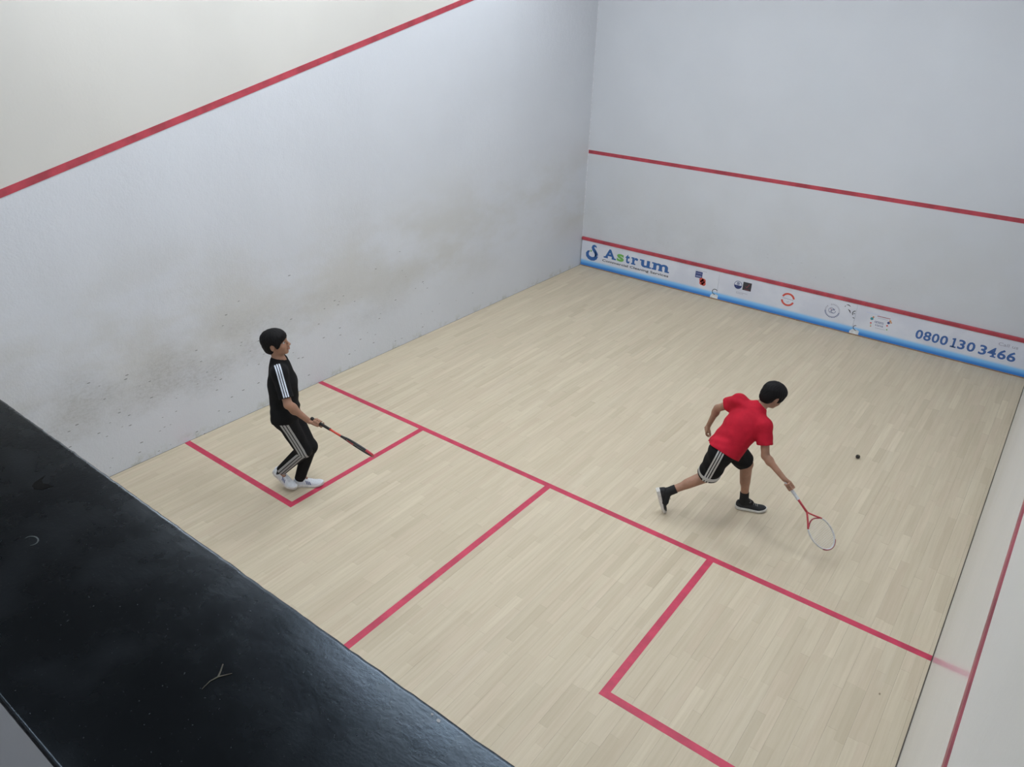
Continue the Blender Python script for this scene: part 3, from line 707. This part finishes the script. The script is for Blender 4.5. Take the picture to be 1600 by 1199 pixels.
    if stripes:
        for side in (0, 1):
            for j in range(3):
                bm = bmesh.new(); g = []
                for s in np.linspace(.05, .25, 6):
                    row = []
                    for dt in (0, .030):
                        t = .46 + .058 * j + dt - (s - .05) * .22; ss = s if side == 0 else 1 - s
                        X, Y, Z = sec(t, ss); row.append(bm.verts.new(W_((X + (-.0014 if side == 0 else .0014), Y, Z + .0008))))
                    g.append(row)
                for a, b in zip(g, g[1:]): bm.faces.new((a[0], a[1], b[1], b[0]))
                q = done(bm, 'side_stripe', M_STR, sh); q.modifiers.new('t', 'SOLIDIFY').thickness = .0008
    return sh, W_
def wrinkle(amp, dirv, f=38., seed=0.):
    d = nrm(dirv); e = nrm(np.cross(d, (.3, .5, .8)))
    def fn(P):
        u = P[0] * d[0] + P[1] * d[1] + P[2] * d[2]; v = P[0] * e[0] + P[1] * e[1] + P[2] * e[2]; g = P[0] * .6 - P[1] * .7 + P[2] * .3
        return amp * (np.sin(u * f + 3.4 * np.sin(v * 15 + 1.3 * np.sin(u * 9) + seed) + seed) * .6 + np.sin(v * f * .7 + 1.7 * np.sin(g * 23 + seed)) * .4) * (.5 + .5 * np.sin(g * 11 + v * 9 + seed))
    return fn
# ------- materials for the players
M_SKIN = plain('skin', (.35, .19, .125), .5, spec=.35, var=.05, scale=14, sss=.12)
M_HAIR, nt_, p_ = newmat('black_hair'); N_ = NT(nt_); N_.put(p_.inputs['Base Color'], (.006, .0055, .006)); p_.inputs['Roughness'].default_value = .6; p_.inputs['Specular IOR Level'].default_value = .15
N_.put(p_.inputs['Normal'], N_.bump(N_.noise(N_.scale(N_.pos(), (1, 1, .25)), 420, 3), .002, .7))
FACE = (plain('eye_white', (.42, .40, .38), .3, var=0), plain('iris_brown', (.03, .015, .01), .2, var=0), M_HAIR, plain('lip', (.30, .12, .10), .5, var=.03))
def cloth(name, col, stripe=None, scol=(.6, .6, .6), rough=.85, w=.016, gap=.009, band=None):
    """fabric; attribute su = distance across the side seam, sm = mask, sb = distance from the hem"""
    m, nt, p = newmat(name); N = NT(nt); P = N.pos()
    c = N.mix(N.ramp(N.noise(P, 14, 4), .3, .7), col, tuple(k * .82 for k in col))
    if stripe:
        u = N.math('ABSOLUTE', N.attr('su')); pit = w + gap
        k_ = N.math('LESS_THAN', u, w / 2)
        k2 = N.math('LESS_THAN', N.math('ABSOLUTE', N.math('SUBTRACT', u, pit)), w / 2)
        f = N.math('MULTIPLY', N.math('MAXIMUM', k_, k2), N.math('GREATER_THAN', N.attr('sm'), .5)); c = N.mix(f, c, scol)
    if band:
        sb = N.attr('sb'); f = N.math('MULTIPLY', N.math('GREATER_THAN', sb, band[0]), N.math('LESS_THAN', sb, band[1])); c = N.mix(f, c, scol)
    N.put(p.inputs['Base Color'], c); p.inputs['Roughness'].default_value = rough; p.inputs['Specular IOR Level'].default_value = .12
    N.put(p.inputs['Normal'], N.bump(N.noise(P, 700, 2), .0006, .5)); return m
def seam(V, a, b, out):
    """signed distance across the outer seam of a limb a-b, and outward part"""
    a, b = A3(a), A3(b); t = nrm(b - a); o = A3(out); o = nrm(o - t * (o @ t)); s = np.cross(t, o); r = V - a
    al = r @ t; return r @ s, r @ o, al, np.linalg.norm(b - a)
def seg_d(V, a, b):
    a, b = A3(a), A3(b); ab = b - a; t = np.clip(((V - a) @ ab) / (ab @ ab), 0, 1); return np.linalg.norm(V - a - t[:, None] * ab, axis=1)
lerp = lambda a, b, t: A3(a) * (1 - t) + A3(b) * t
JA = {k: A3(v) for k, v in {'pel': [1.4753, 2.7616, 0.8319], 'hipR': [1.5361, 2.7037, 0.812], 'hipL': [1.4219, 2.8281, 0.8033], 'kneeR': [1.5833, 2.8149, 0.4515], 'kneeL': [1.5626, 2.8966, 0.4413], 'ankR': [1.3411, 2.7346, 0.1817], 'ankL': [1.4385, 2.8494, 0.0856], 'toeR': [1.4522, 2.7172, 0.03], 'toeL': [1.5604, 2.9638, 0.0299], 'ch': [1.4875, 2.7643, 1.093], 'nb': [1.4699, 2.7751, 1.2837], 'head': [1.4619, 2.7672, 1.4483], 'shR': [1.5807, 2.6809, 1.2542], 'shL': [1.3458, 2.8655, 1.2298], 'elR': [1.7062, 2.6395, 1.0221], 'elL': [1.31, 2.8591, 0.9675], 'wrR': [1.7885, 2.7603, 0.8446], 'wrL': [1.3468, 2.8943, 0.7436], 'rb': [1.8044, 2.7762, 0.8705], 'rt': [2.4817, 2.8102, 0.7737]}.items()}
JB = {k: A3(v) for k, v in {'pel': [4.5545, 4.7737, 0.7179], 'hipR': [4.5482, 4.6912, 0.7163], 'hipL': [4.5622, 4.8543, 0.7006], 'kneeR': [4.4431, 4.782, 0.3843], 'kneeL': [4.6606, 5.0863, 0.4433], 'ankR': [4.1871, 4.5737, 0.2149], 'ankL': [4.7024, 5.0727, 0.0858], 'toeR': [4.2115, 4.4975, 0.0301], 'toeL': [4.8289, 5.1371, 0.0292], 'ch': [4.6341, 4.8717, 0.923], 'nb': [4.6977, 4.9497, 1.07], 'head': [4.7707, 5.0302, 1.1795], 'shR': [4.798, 4.858, 0.9873], 'shL': [4.5354, 4.9527, 1.0743], 'elR': [4.8756, 4.7928, 0.7638], 'elL': [4.3518, 5.0027, 0.92], 'wrR': [5.0593, 4.7581, 0.6462], 'wrL': [4.2887, 5.0369, 0.7173], 'rb': [5.1038, 4.73, 0.6183], 'rt': [5.569, 4.7969, 0.12]}.items()}
U3 = A3((0, 0, 1))
# ================================================================ PLAYER IN BLACK
def player_black():
    J = JA; F3 = A3((.72199, .69191, 0)); R3 = A3((.69191, -.72199, 0))
    O = A3((1.44, 2.80, 0)); par = empty('person', O)
    tag(par, 'person in black t-shirt and black striped track pants, standing with racket lowered by left wall', 'person', 'squash players')
    ax = nrm(J['nb'] - J['pel'])
    # racket grip point: hand closes round the handle just ahead of the wrist
    ra = nrm(J['rt'] - J['rb']); gc = J['rb'] + ra * .072
    F = Field((1.24, 2.56, -.01), (1.94, 3.06, 1.60), .003)
    F.add(econe(J['pel'] - ax * .02, J['ch'], .112, .110, R3, .72), .03)
    F.add(econe(J['ch'], J['nb'] - ax * .07, .116, .10, R3, .68), .03)
    F.add(cone(J['shL'], J['shR'], .043, .043), .03); F.add(cone(J['nb'] - ax * .06, J['nb'] + ax * .01, .060, .046), .03)
    for s in 'RL':
        F.add(cone(J['hip' + s], J['knee' + s], .072, .048), .03); F.add(cone(J['knee' + s], J['ank' + s], .047, .032), .02)
        F.add(cone(J['ank' + s], lerp(J['ank' + s], J['toe' + s], .30), .028, .020), .02)
        F.add(cone(J['sh' + s] - U3 * .01, J['el' + s], .040, .034), .025); F.add(cone(J['el' + s], J['wr' + s], .034, .0225), .015)
        F.add(ell(lerp(J['el' + s], J['wr' + s], .25), (.034, .034, .05)), .02)
    hd = nrm(A3((.795, .606, .12))); up = nrm(U3 - hd * .02 - .0 * hd)
    H = frame(J['head'] + U3 * .002, hd + U3 * .04, up, 1.0)
    head(F, H, J['nb'] + U3 * .0, .044)
    grip_hand(F, J['wrR'], gc, ra, .0155, -1)
    relaxed_hand(F, J['wrL'], nrm(J['wrL'] - J['elL']), R3, F3, .9)
    V, Q = F.mesh(); body = to_obj(V, Q, 'body', M_SKIN, par, O)
    face_parts(H, par, O, FACE)
    V, Q = hair(H, H.o - .16, H.o + .18, .036, .99); to_obj(V, Q, 'hair', M_HAIR, par, O)
    # ---- shirt
    F = Field((1.22, 2.56, .55), (1.84, 3.04, 1.36), .004)
    hem = J['pel'] - ax * .052
    F.add(econe(J['pel'] - ax * .12, J['ch'], .146, .142, R3, .82), .03)
    F.add(econe(J['ch'], J['nb'] - ax * .075, .143, .105, R3, .76), .04)
    F.add(cone(J['shL'] - U3 * .016 + R3 * .018, J['shR'] - U3 * .010 - R3 * .014, .054, .056), .05); [F.add(cone(J['nb'] - ax * .03, J['sh' + s] - U3 * .012, .050, .046), .05) for s in 'RL']; [F.add(ell(J['hip' + s] - F3 * .010, (.098, .098, .11)), .04) for s in 'RL']; F.add(cone(J['nb'] - ax * .075, J['nb'] + ax * .006 - F3 * .006, .088, .062), .03)
    F.plane(hem, -ax + F3 * .06)
    for s, g in (('R', 1), ('L', -1)):
        e = lerp(J['sh' + s], J['el' + s], .80); F.add(cone(J['sh' + s] + (J['nb'] - J['sh' + s]) * .14 - U3 * .008, lerp(J['sh' + s], J['el' + s], 1.), .053, .061), .04, cuts=[(e, J['el' + s] - J['sh' + s])])
    F.disp(wrinkle(.007, ax + F3 * .5, 50, .4))
    for s in 'RL':
        t = nrm(J['el' + s] - J['sh' + s]); e = lerp(J['sh' + s], J['el' + s], .80); F.cut(cone(e - t * .035, e + t * .1, .049, .053), .003)
    F.cut(cone(J['nb'] - ax * .014 + F3 * .014, J['head'], .050, .060), .004)
    F.cut(econe(hem - ax * .15, hem + ax * .03, .130, .130, R3, .72), .004)
    V, Q = F.mesh()
    su, so, al, ln = seam(V, J['shR'], J['elR'], R3 + U3 * .2 + F3 * .30)
    # on the shoulder the stripes run on towards the neck
    m = ((so > .0) & (al > -.075) & (al < ln * .78)).astype(float)
    M_S = cloth('black_shirt_fabric', (.011, .011, .012), True, (.62, .66, .74), w=.011, gap=.007)
    M_S2 = M_S
    to_obj(V, Q, 'shirt', M_S, par, O, dict(su=su, sm=m))
    # ---- track pants
    F = Field((1.18, 2.58, .05), (1.78, 3.08, .98), .004)
    F.add(econe(J['pel'] + ax * .09, J['pel'] - ax * .035, .120, .130, R3, .80), .03)
    for s, g in (('R', 1), ('L', -1)):
        F.add(ell(J['hip' + s] - F3 * .022 - U3 * .0, (.085, .085, .10)), .03)
        F.add(cone(J['hip' + s], J['knee' + s], .090, .064), .03)
        k_, a_ = J['knee' + s], J['ank' + s]; e = lerp(k_, a_, 1.04 if s == 'L' else 1.0)
        F.add(cone(k_, lerp(k_, a_, 1.1), .064, .045), .02, cuts=[(e, a_ - k_)])
        F.add(ell(k_ + F3 * .006, (.062, .062, .07)), .02)
    F.disp(wrinkle(.0042, U3, 52, 1.3))
    for s in 'RL':
        k_, a_ = J['knee' + s], J['ank' + s]; t = nrm(a_ - k_); e = lerp(k_, a_, 1.04 if s == 'L' else 1.0); F.cut(cone(e - t * .02, e + t * .1, .037, .040), .003)
    V, Q = F.mesh(); su = np.full(len(V), 9.); sm = np.zeros(len(V)); best = np.full(len(V), 9.)
    for s, g in (('R', 1), ('L', -1)):
        for a, b in (('hip', 'knee'), ('knee', 'ank')):
            d = seg_d(V, J[a + s], J[b + s]); q = d < best; best = np.where(q, d, best)
            u, o, al, ln = seam(V, J[a + s], J[b + s], R3 * g)
            u = u * 1.0 + (.0 if a == 'hip' else 0.)
            su = np.where(q, u, su); sm = np.where(q, ((o > 0) & ~((a == 'hip') & (al < -.03))).astype(float), sm)
    to_obj(V, Q, 'track_pants', cloth('black_track_fabric', (.012, .012, .013), True, (.34, .34, .34), w=.017, gap=.007), par, O, dict(su=su, sm=sm))
    bm = bmesh.new(); c = J['pel'] + R3 * .118 - F3 * .055 - U3 * .035 - O; prism(bm, [c, c + F3 * .034 - U3 * .008, c + F3 * .034 - U3 * .014, c - U3 * .006], R3 * .012); done(bm, 'hip_logo', plain('reflective_print', (.4, .4, .4), .4, var=0), par)
    # ---- shoes
    M_UP = plain('white_mesh_upper', (.68, .70, .74), .6, var=.03, scale=60, bump=.001, bscale=500); M_SO = plain('white_sole', (.62, .60, .58), .6); M_LC = plain('white_lace', (.72, .73, .76), .7); M_BL = plain('dark_blue_stripe', (.02, .035, .16), .5, var=0)
    M_OUT = plain('pale_pink_edge', (.55, .45, .42), .6)
    shoe(par, O, (J['ankL'][0], J['ankL'][1], .083), J['toeL'] - J['ankL'], 0., .262, (M_UP, M_SO, M_LC, None, M_BL), stripes=True)
    shoe(par, O, J['ankR'] , A3((.213, .049, 0)) , math.radians(31), .262, (M_UP, M_SO, M_LC, None, M_BL), stripes=True, bend=math.radians(14))
    M_SK = plain('black_sock_low', (.012, .012, .013), .9)
    for s in 'RL':
        a_, k_ = J['ank' + s], J['knee' + s]; t = nrm(k_ - a_); F = Field(a_ - .09, a_ + .11, .004); e = a_ + t * .05
        F.add(cone(a_ - t * .045, a_ + t * .2, .033, .034), .01, cuts=[(e, t)]); V, Q = F.mesh(); to_obj(V, Q, 'sock', M_SK, par, O)
    return par, gc, ra
# ================================================================ PLAYER IN RED
def player_red():
    J = JB; F3 = A3((.64997, .75996, 0)); R3 = A3((.75996, -.64997, 0))
    O = A3((4.62, 4.95, 0)); par = empty('person', O)
    tag(par, 'person in red t-shirt and black shorts, lunging forward with racket arm stretched low', 'person', 'squash players')
    ps = nrm(J['hipR'] - J['hipL']); ss = nrm(J['shR'] - J['shL']); ms = nrm(ps + ss)
    sp1 = nrm(J['ch'] - J['pel']); sp2 = nrm(J['nb'] - J['ch'])
    ra = nrm(J['rt'] - J['rb'])
    gc = J['wrR'] + nrm(J['rt'] - J['wrR']) * .070
    F = Field((4.06, 4.34, -.01), (5.24, 5.30, 1.33), .0033)
    F.add(econe(J['pel'], J['ch'], .108, .110, ms, .72), .03); F.add(econe(J['ch'], J['nb'] - sp2 * .06, .112, .095, ss, .68), .03)
    F.add(cone(J['shL'], J['shR'], .047, .047), .03); F.add(cone(J['nb'] - sp2 * .05, J['nb'], .055, .045), .03)
    for s in 'RL':
        F.add(cone(J['hip' + s], J['knee' + s], .070, .047), .03); F.add(cone(J['knee' + s], J['ank' + s], .046, .030), .02)
        k_, a_ = J['knee' + s], J['ank' + s]; bk = -F3 if s == 'L' else nrm(np.cross(a_ - k_, R3))
        t = nrm(a_ - k_); bk = nrm(bk - t * (bk @ t)); F.add(cone(lerp(k_, a_, .16) + bk * .012, lerp(k_, a_, .48) + bk * .010, .042, .034), .03)
        F.add(ell(k_ - bk * .010, (.040, .040, .046)), .02)
        F.add(cone(J['ank' + s], lerp(J['ank' + s], J['toe' + s], .30), .028, .020), .02)
        F.add(cone(J['sh' + s], J['el' + s], .041, .031), .025); F.add(cone(J['el' + s], J['wr' + s], .031, .0205), .015)
        F.add(ell(lerp(J['el' + s], J['wr' + s], .22), (.031, .031, .04)), .02)
    hd = nrm(A3((.50, .70, -.46))); up = nrm(U3 + F3 * .45)
    H = frame(J['head'] + A3((.0, .0, .0)), hd, up, .97); head(F, H, J['nb'] + sp2 * .0, .043)
    grip_hand(F, J['wrR'], gc, ra, .0150, 1, n=nrm(np.cross(ra, (-.53, .71, -.46))))
    relaxed_hand(F, J['wrL'], nrm(J['wrL'] - J['elL']) * .8 + A3((-.15, -.05, -.5)), A3((.6, .6, -.1)), A3((.5, -.4, -.6)), .86)
    V, Q = F.mesh(); to_obj(V, Q, 'body', M_SKIN, par, O)
    face_parts(H, par, O, FACE)
    V, Q = hair(H, H.o - .17, H.o + .17, .022, 1.02); to_obj(V, Q, 'hair', M_HAIR, par, O)
    # ---- shirt
    F = Field((4.22, 4.50, .44), (5.10, 5.20, 1.24), .004)
    F.add(econe(J['pel'] - sp1 * .22, J['ch'], .176, .150, ms, .84), .03); F.add(econe(J['ch'], J['nb'] - sp2 * .07, .148, .105, ss, .74), .04)
    F.add(cone(J['shL'], J['shR'], .060, .060), .04); F.add(cone(J['nb'] - sp2 * .065, J['nb'] + sp2 * .010, .085, .060), .03)
    [F.add(ell(J['hip' + s] - F3 * .018, (.104, .104, .115)), .05) for s in 'RL']
    hem = J['pel'] - sp1 * .030; F.plane(hem, -sp1 + .12 * ms)
    for s, fr in (('R', .62), ('L', .50)):
        e = lerp(J['sh' + s], J['el' + s], fr); F.add(cone(J['sh' + s], J['el' + s], .062, .066), .03, cuts=[(e, J['el' + s] - J['sh' + s])])
    F.disp(wrinkle(.0068, ms + sp1 * .4, 44, 2.1)); F.disp(wrinkle(.004, sp1 - ms * .5, 90, .3))
    for s, fr in (('R', .62), ('L', .50)):
        t = nrm(J['el' + s] - J['sh' + s]); e = lerp(J['sh' + s], J['el' + s], fr); F.cut(cone(e - t * .04, e + t * .1, .052, .062), .003)
    F.cut(cone(J['nb'] - sp2 * .020, J['head'], .050, .058), .004)
    F.cut(econe(hem - sp1 * .2, hem + sp1 * .02, .164, .160, ms, .83), .004)
    V, Q = F.mesh(); to_obj(V, Q, 'shirt', cloth('red_shirt_fabric', (.46, .014, .032), rough=.8), par, O)
    # ---- shorts
    F = Field((4.28, 4.50, .20), (4.90, 5.30, .90), .004)
    F.add(econe(J['pel'] + sp1 * .06, J['pel'] - sp1 * .03, .118, .126, ps, .82), .03)
    hems = {}
    for s, fr in (('R', .93), ('L', .80)):
        h_, k_ = J['hip' + s], J['knee' + s]; t = nrm(k_ - h_); e = lerp(h_, k_, fr); hems[s] = (h_, k_, t, e)
        F.add(ell(h_ - F3 * .015, (.088, .088, .10)), .03)
        F.add(cone(h_, lerp(h_, k_, 1.15), .095, .094 if s == 'R' else .082), .03, cuts=[(e, t)])
    F.disp(wrinkle(.005, U3, 42, .7))
    for s in 'RL':
        h_, k_, t, e = hems[s]; F.cut(cone(e - t * .05, e + t * .1, .074 if s == 'R' else .066, .088), .004)
    V, Q = F.mesh(); su = np.full(len(V), 9.); sm = np.zeros(len(V)); sb = np.full(len(V), 9.); best = np.full(len(V), 9.)
    for s, g in (('R', 1), ('L', -1)):
        h_, k_, t, e = hems[s]; d = seg_d(V, h_, k_); q = d < best; best = np.where(q, d, best); u, o, al, ln = seam(V, h_, k_, R3 * g - F3 * .78)
        su = np.where(q, u, su); sm = np.where(q, (o > 0).astype(float), sm); sb = np.where(q, (e - V) @ t if s == 'R' else 9., sb)
    to_obj(V, Q, 'shorts', cloth('black_shorts_fabric', (.011, .011, .012), True, (.50, .50, .49), w=.013, gap=.008, band=(.026, .066)), par, O, dict(su=su, sm=sm, sb=sb))
    bm = bmesh.new(); c = J['hipL'] + F3 * .085 + R3 * .02 - O; prism(bm, [c, c + F3 * .006, c + F3 * .010 - U3 * .03, c + F3 * .004 - U3 * .03], R3 * .03); done(bm, 'drawstring', plain('white_cord', (.6, .6, .6), .7, var=0), par)
    # ---- socks and shoes
    M_SK = plain('black_sock', (.010, .010, .010), .9, var=.1, scale=200, bump=.001)
    for s in 'RL':
        a_, k_ = J['ank' + s], J['knee' + s]; t = nrm(k_ - a_); F = Field(a_ - .11, a_ + .15, .004); e = a_ + t * .085
        F.add(cone(a_ - t * .02, a_ + t * .2, .039, .038), .01, cuts=[(e, t)]); F.add(cone(a_, lerp(a_, J['toe' + s], .4), .039, .032), .01); V, Q = F.mesh(); to_obj(V, Q, 'sock', M_SK, par, O)
    M_UP = plain('black_knit_upper', (.014, .015, .017), .75, var=.1, scale=80, bump=.001, bscale=500); M_SO = plain('white_foam_sole', (.62, .60, .56), .6); M_LC = plain('black_lace', (.03, .03, .03), .7); M_LW = plain('grey_lace', (.30, .29, .27), .7)
    shoe(par, O, (J['ankL'][0], J['ankL'][1], .085), J['toeL'] - J['ankL'], 0., .262, (M_UP, M_SO, M_LW, None, None), lace=True)
    shoe(par, O, J['ankR'] , A3((.72, .60, 0)) , math.radians(72), .262, (M_UP, M_SO, M_LC, None, None), bend=math.radians(10), lace=True)
    return par, gc, ra
# ================================================================ RACKETS
def racket(name_label, tip, axis, normal, cols, tgroup='squash rackets', LEN=.685, open_throat=True):
    """tip = top of the head; axis = butt to tip; normal = face normal"""
    a = nrm(axis); n = nrm(A3(normal) - a * (A3(normal) @ a)); s = np.cross(a, n); tip = A3(tip); O = tip - a * LEN
    r = empty('squash_racket', O); tag(r, name_label, 'racket', tgroup)
    M_FR, M_GR, M_SH, M_BU, M_ST, M_TH, M_COL = cols
    P = lambda u, v, w=0.: Vector(a * u + s * v + n * w)                # u along, v across, local to O
    # grip: octagonal, flared butt, spiral wrap
    bm = bmesh.new(); us = [0, .004, .010, .022] + list(np.linspace(.03, .205, 36))
    rr = [.0140, .0172, .0175, .0150] + [.0142 + (.0006 if i % 3 else -.0006) - .00003 * i for i in range(36)]
    tube(bm, [P(u, 0) for u in us], rr, 8, flat=.85, up=n); done(bm, 'handle_grip', M_GR, r, smooth=False)
    bm = bmesh.new(); tube(bm, [P(.203, 0), P(.215, 0)], .0148, 10, flat=.85, up=n); done(bm, 'grip_collar', M_COL, r)
    th = .335; bm = bmesh.new(); tube(bm, [P(.21, 0), P(.25, 0), P(th, 0)], [.0098, .0092, .0098], 10, flat=.95, up=n); done(bm, 'shaft', M_SH, r, smooth=True)
    # head: ellipse drawn into the throat
    hc, ha, hb = LEN - .148, .143, .093
    def hp(t): return hc + ha * math.sin(t), hb * math.cos(t)
    t0 = -math.radians(38); pts = []
    for q in np.linspace(t0, math.pi - t0, 44): u, v = hp(q); pts.append((u, v))
    left = [(th + (pts[0][0] - th) * f, pts[0][1] * f ** 1.15) for f in np.linspace(0, 1, 8)[:-1]]; right = [(u, -v) for u, v in left[::-1]]
    bm = bmesh.new(); tube(bm, [P(u, v) for u, v in pts], .0062, 8, flat=1.5, up=n, cap=True); done(bm, 'head_frame', M_FR, r, smooth=True)
    for side in (left + [pts[0]], [(u, -v) for u, v in left + [pts[0]]]):
        bm = bmesh.new(); tube(bm, [P(u, v) for u, v in side], .0066, 8, flat=1.4, up=n); done(bm, 'throat_arm', M_TH, r, smooth=True)
    bb = []
    for q in np.linspace(math.pi / 2 - .75, math.pi / 2 + .75, 20): u, v = hp(q); bb.append(P(u + .003 * math.sin(q), v * 1.03))
    bm = bmesh.new(); tube(bm, bb, .0066, 8, flat=1.6, up=n); done(bm, 'bumper_guard', M_BU, r, smooth=True)
    yoke = []
    for v in np.linspace(-.060, .060, 14): yoke.append(P(pts[0][0] - .022 - .03 * math.cos(v / .060 * math.pi / 2) + .012, v))
    bm = bmesh.new(); tube(bm, yoke, .0050, 8, flat=1.4, up=n); done(bm, 'yoke', M_BU, r, smooth=True)
    bm = bmesh.new()
    for i in range(-6, 7):
        v = i * .0128; t = math.acos(max(-1, min(1, v / hb))); top_ = hc + ha * math.sin(t); bot_ = max(hc - ha * math.sin(t), pts[0][0] - .025) ; tube(bm, [P(bot_, v, .0006 * (-1) ** i), P(top_, v, .0006 * (-1) ** i)], .0009, 4)
    for i in range(17):
        u = hc - ha * .86 + i * .0156; w_ = math.sqrt(max(0, 1 - ((u - hc) / ha) ** 2)) * hb
        tube(bm, [P(u, -w_, -.0004), P(u, w_, -.0004)], .0009, 4)
    o = done(bm, 'string_bed', M_ST, r); o['kind'] = 'stuff'; return r
pA, gA, aA = player_black(); pB, gB, aB = player_red()
M_RB = plain('racket_black', (.015, .017, .02), .3); M_ROR = plain('racket_orange_red', (.62, .060, .035), .35); M_RPK = plain('racket_red', (.50, .05, .07), .35)
M_RGR = plain('grip_black', (.012, .012, .012), .8); M_RWH = plain('racket_white', (.62, .62, .62), .4); M_RST = plain('string_white', (.62, .63, .62), .4, var=0); M_GRW = plain('grip_white', (.60, .61, .64), .8)
view = nrm(JA['rt'] - A3(CAM_P))
tipA = gA + aA * (.685 - .075)
racket('black and orange-red squash racket held low by the player in black', tipA, aA, np.cross(aA, view) + view * .10, (M_RB, M_RGR, M_ROR, M_RPK, plain('string_dark', (.05, .05, .05), .4, var=0), M_RB, M_RB))
view = nrm(JB['rt'] - A3(CAM_P)); aB2 = nrm(JB['rt'] - gB)
racket('white squash racket with red shaft swung low by the player in red', gB + aB2 * (.685 - .085), aB2, -view + np.cross(aB2, view) * .45, (M_RWH, M_GRW, M_RPK, M_MAR, M_RST, M_RPK, M_GRW))
# ================================================================ BALL
bm = bmesh.new(); bmesh.ops.create_icosphere(bm, subdivisions=4, radius=.0205); BALL = bm
me = bpy.data.meshes.new('squash_ball'); bm.to_mesh(me); bm.free(); me.polygons.foreach_set('use_smooth', [True] * len(me.polygons))
ball = link('squash_ball', me, plain('black_rubber', (.025, .02, .018), .75, var=.1, scale=60)); ball.location = (5.279, 6.575, .0210)
tag(ball, 'small black squash ball on the wooden floor right of the player in red', 'ball')
bm = bmesh.new(); bmesh.ops.create_uvsphere(bm, u_segments=8, v_segments=5, radius=.0028, matrix=Matrix.Translation((.004, -.008, .0175)) @ Matrix.Diagonal((1, 1, .5, 1))); done(bm, 'yellow_dot', plain('ball_dot', (.5, .4, .04), .6, var=0), ball)
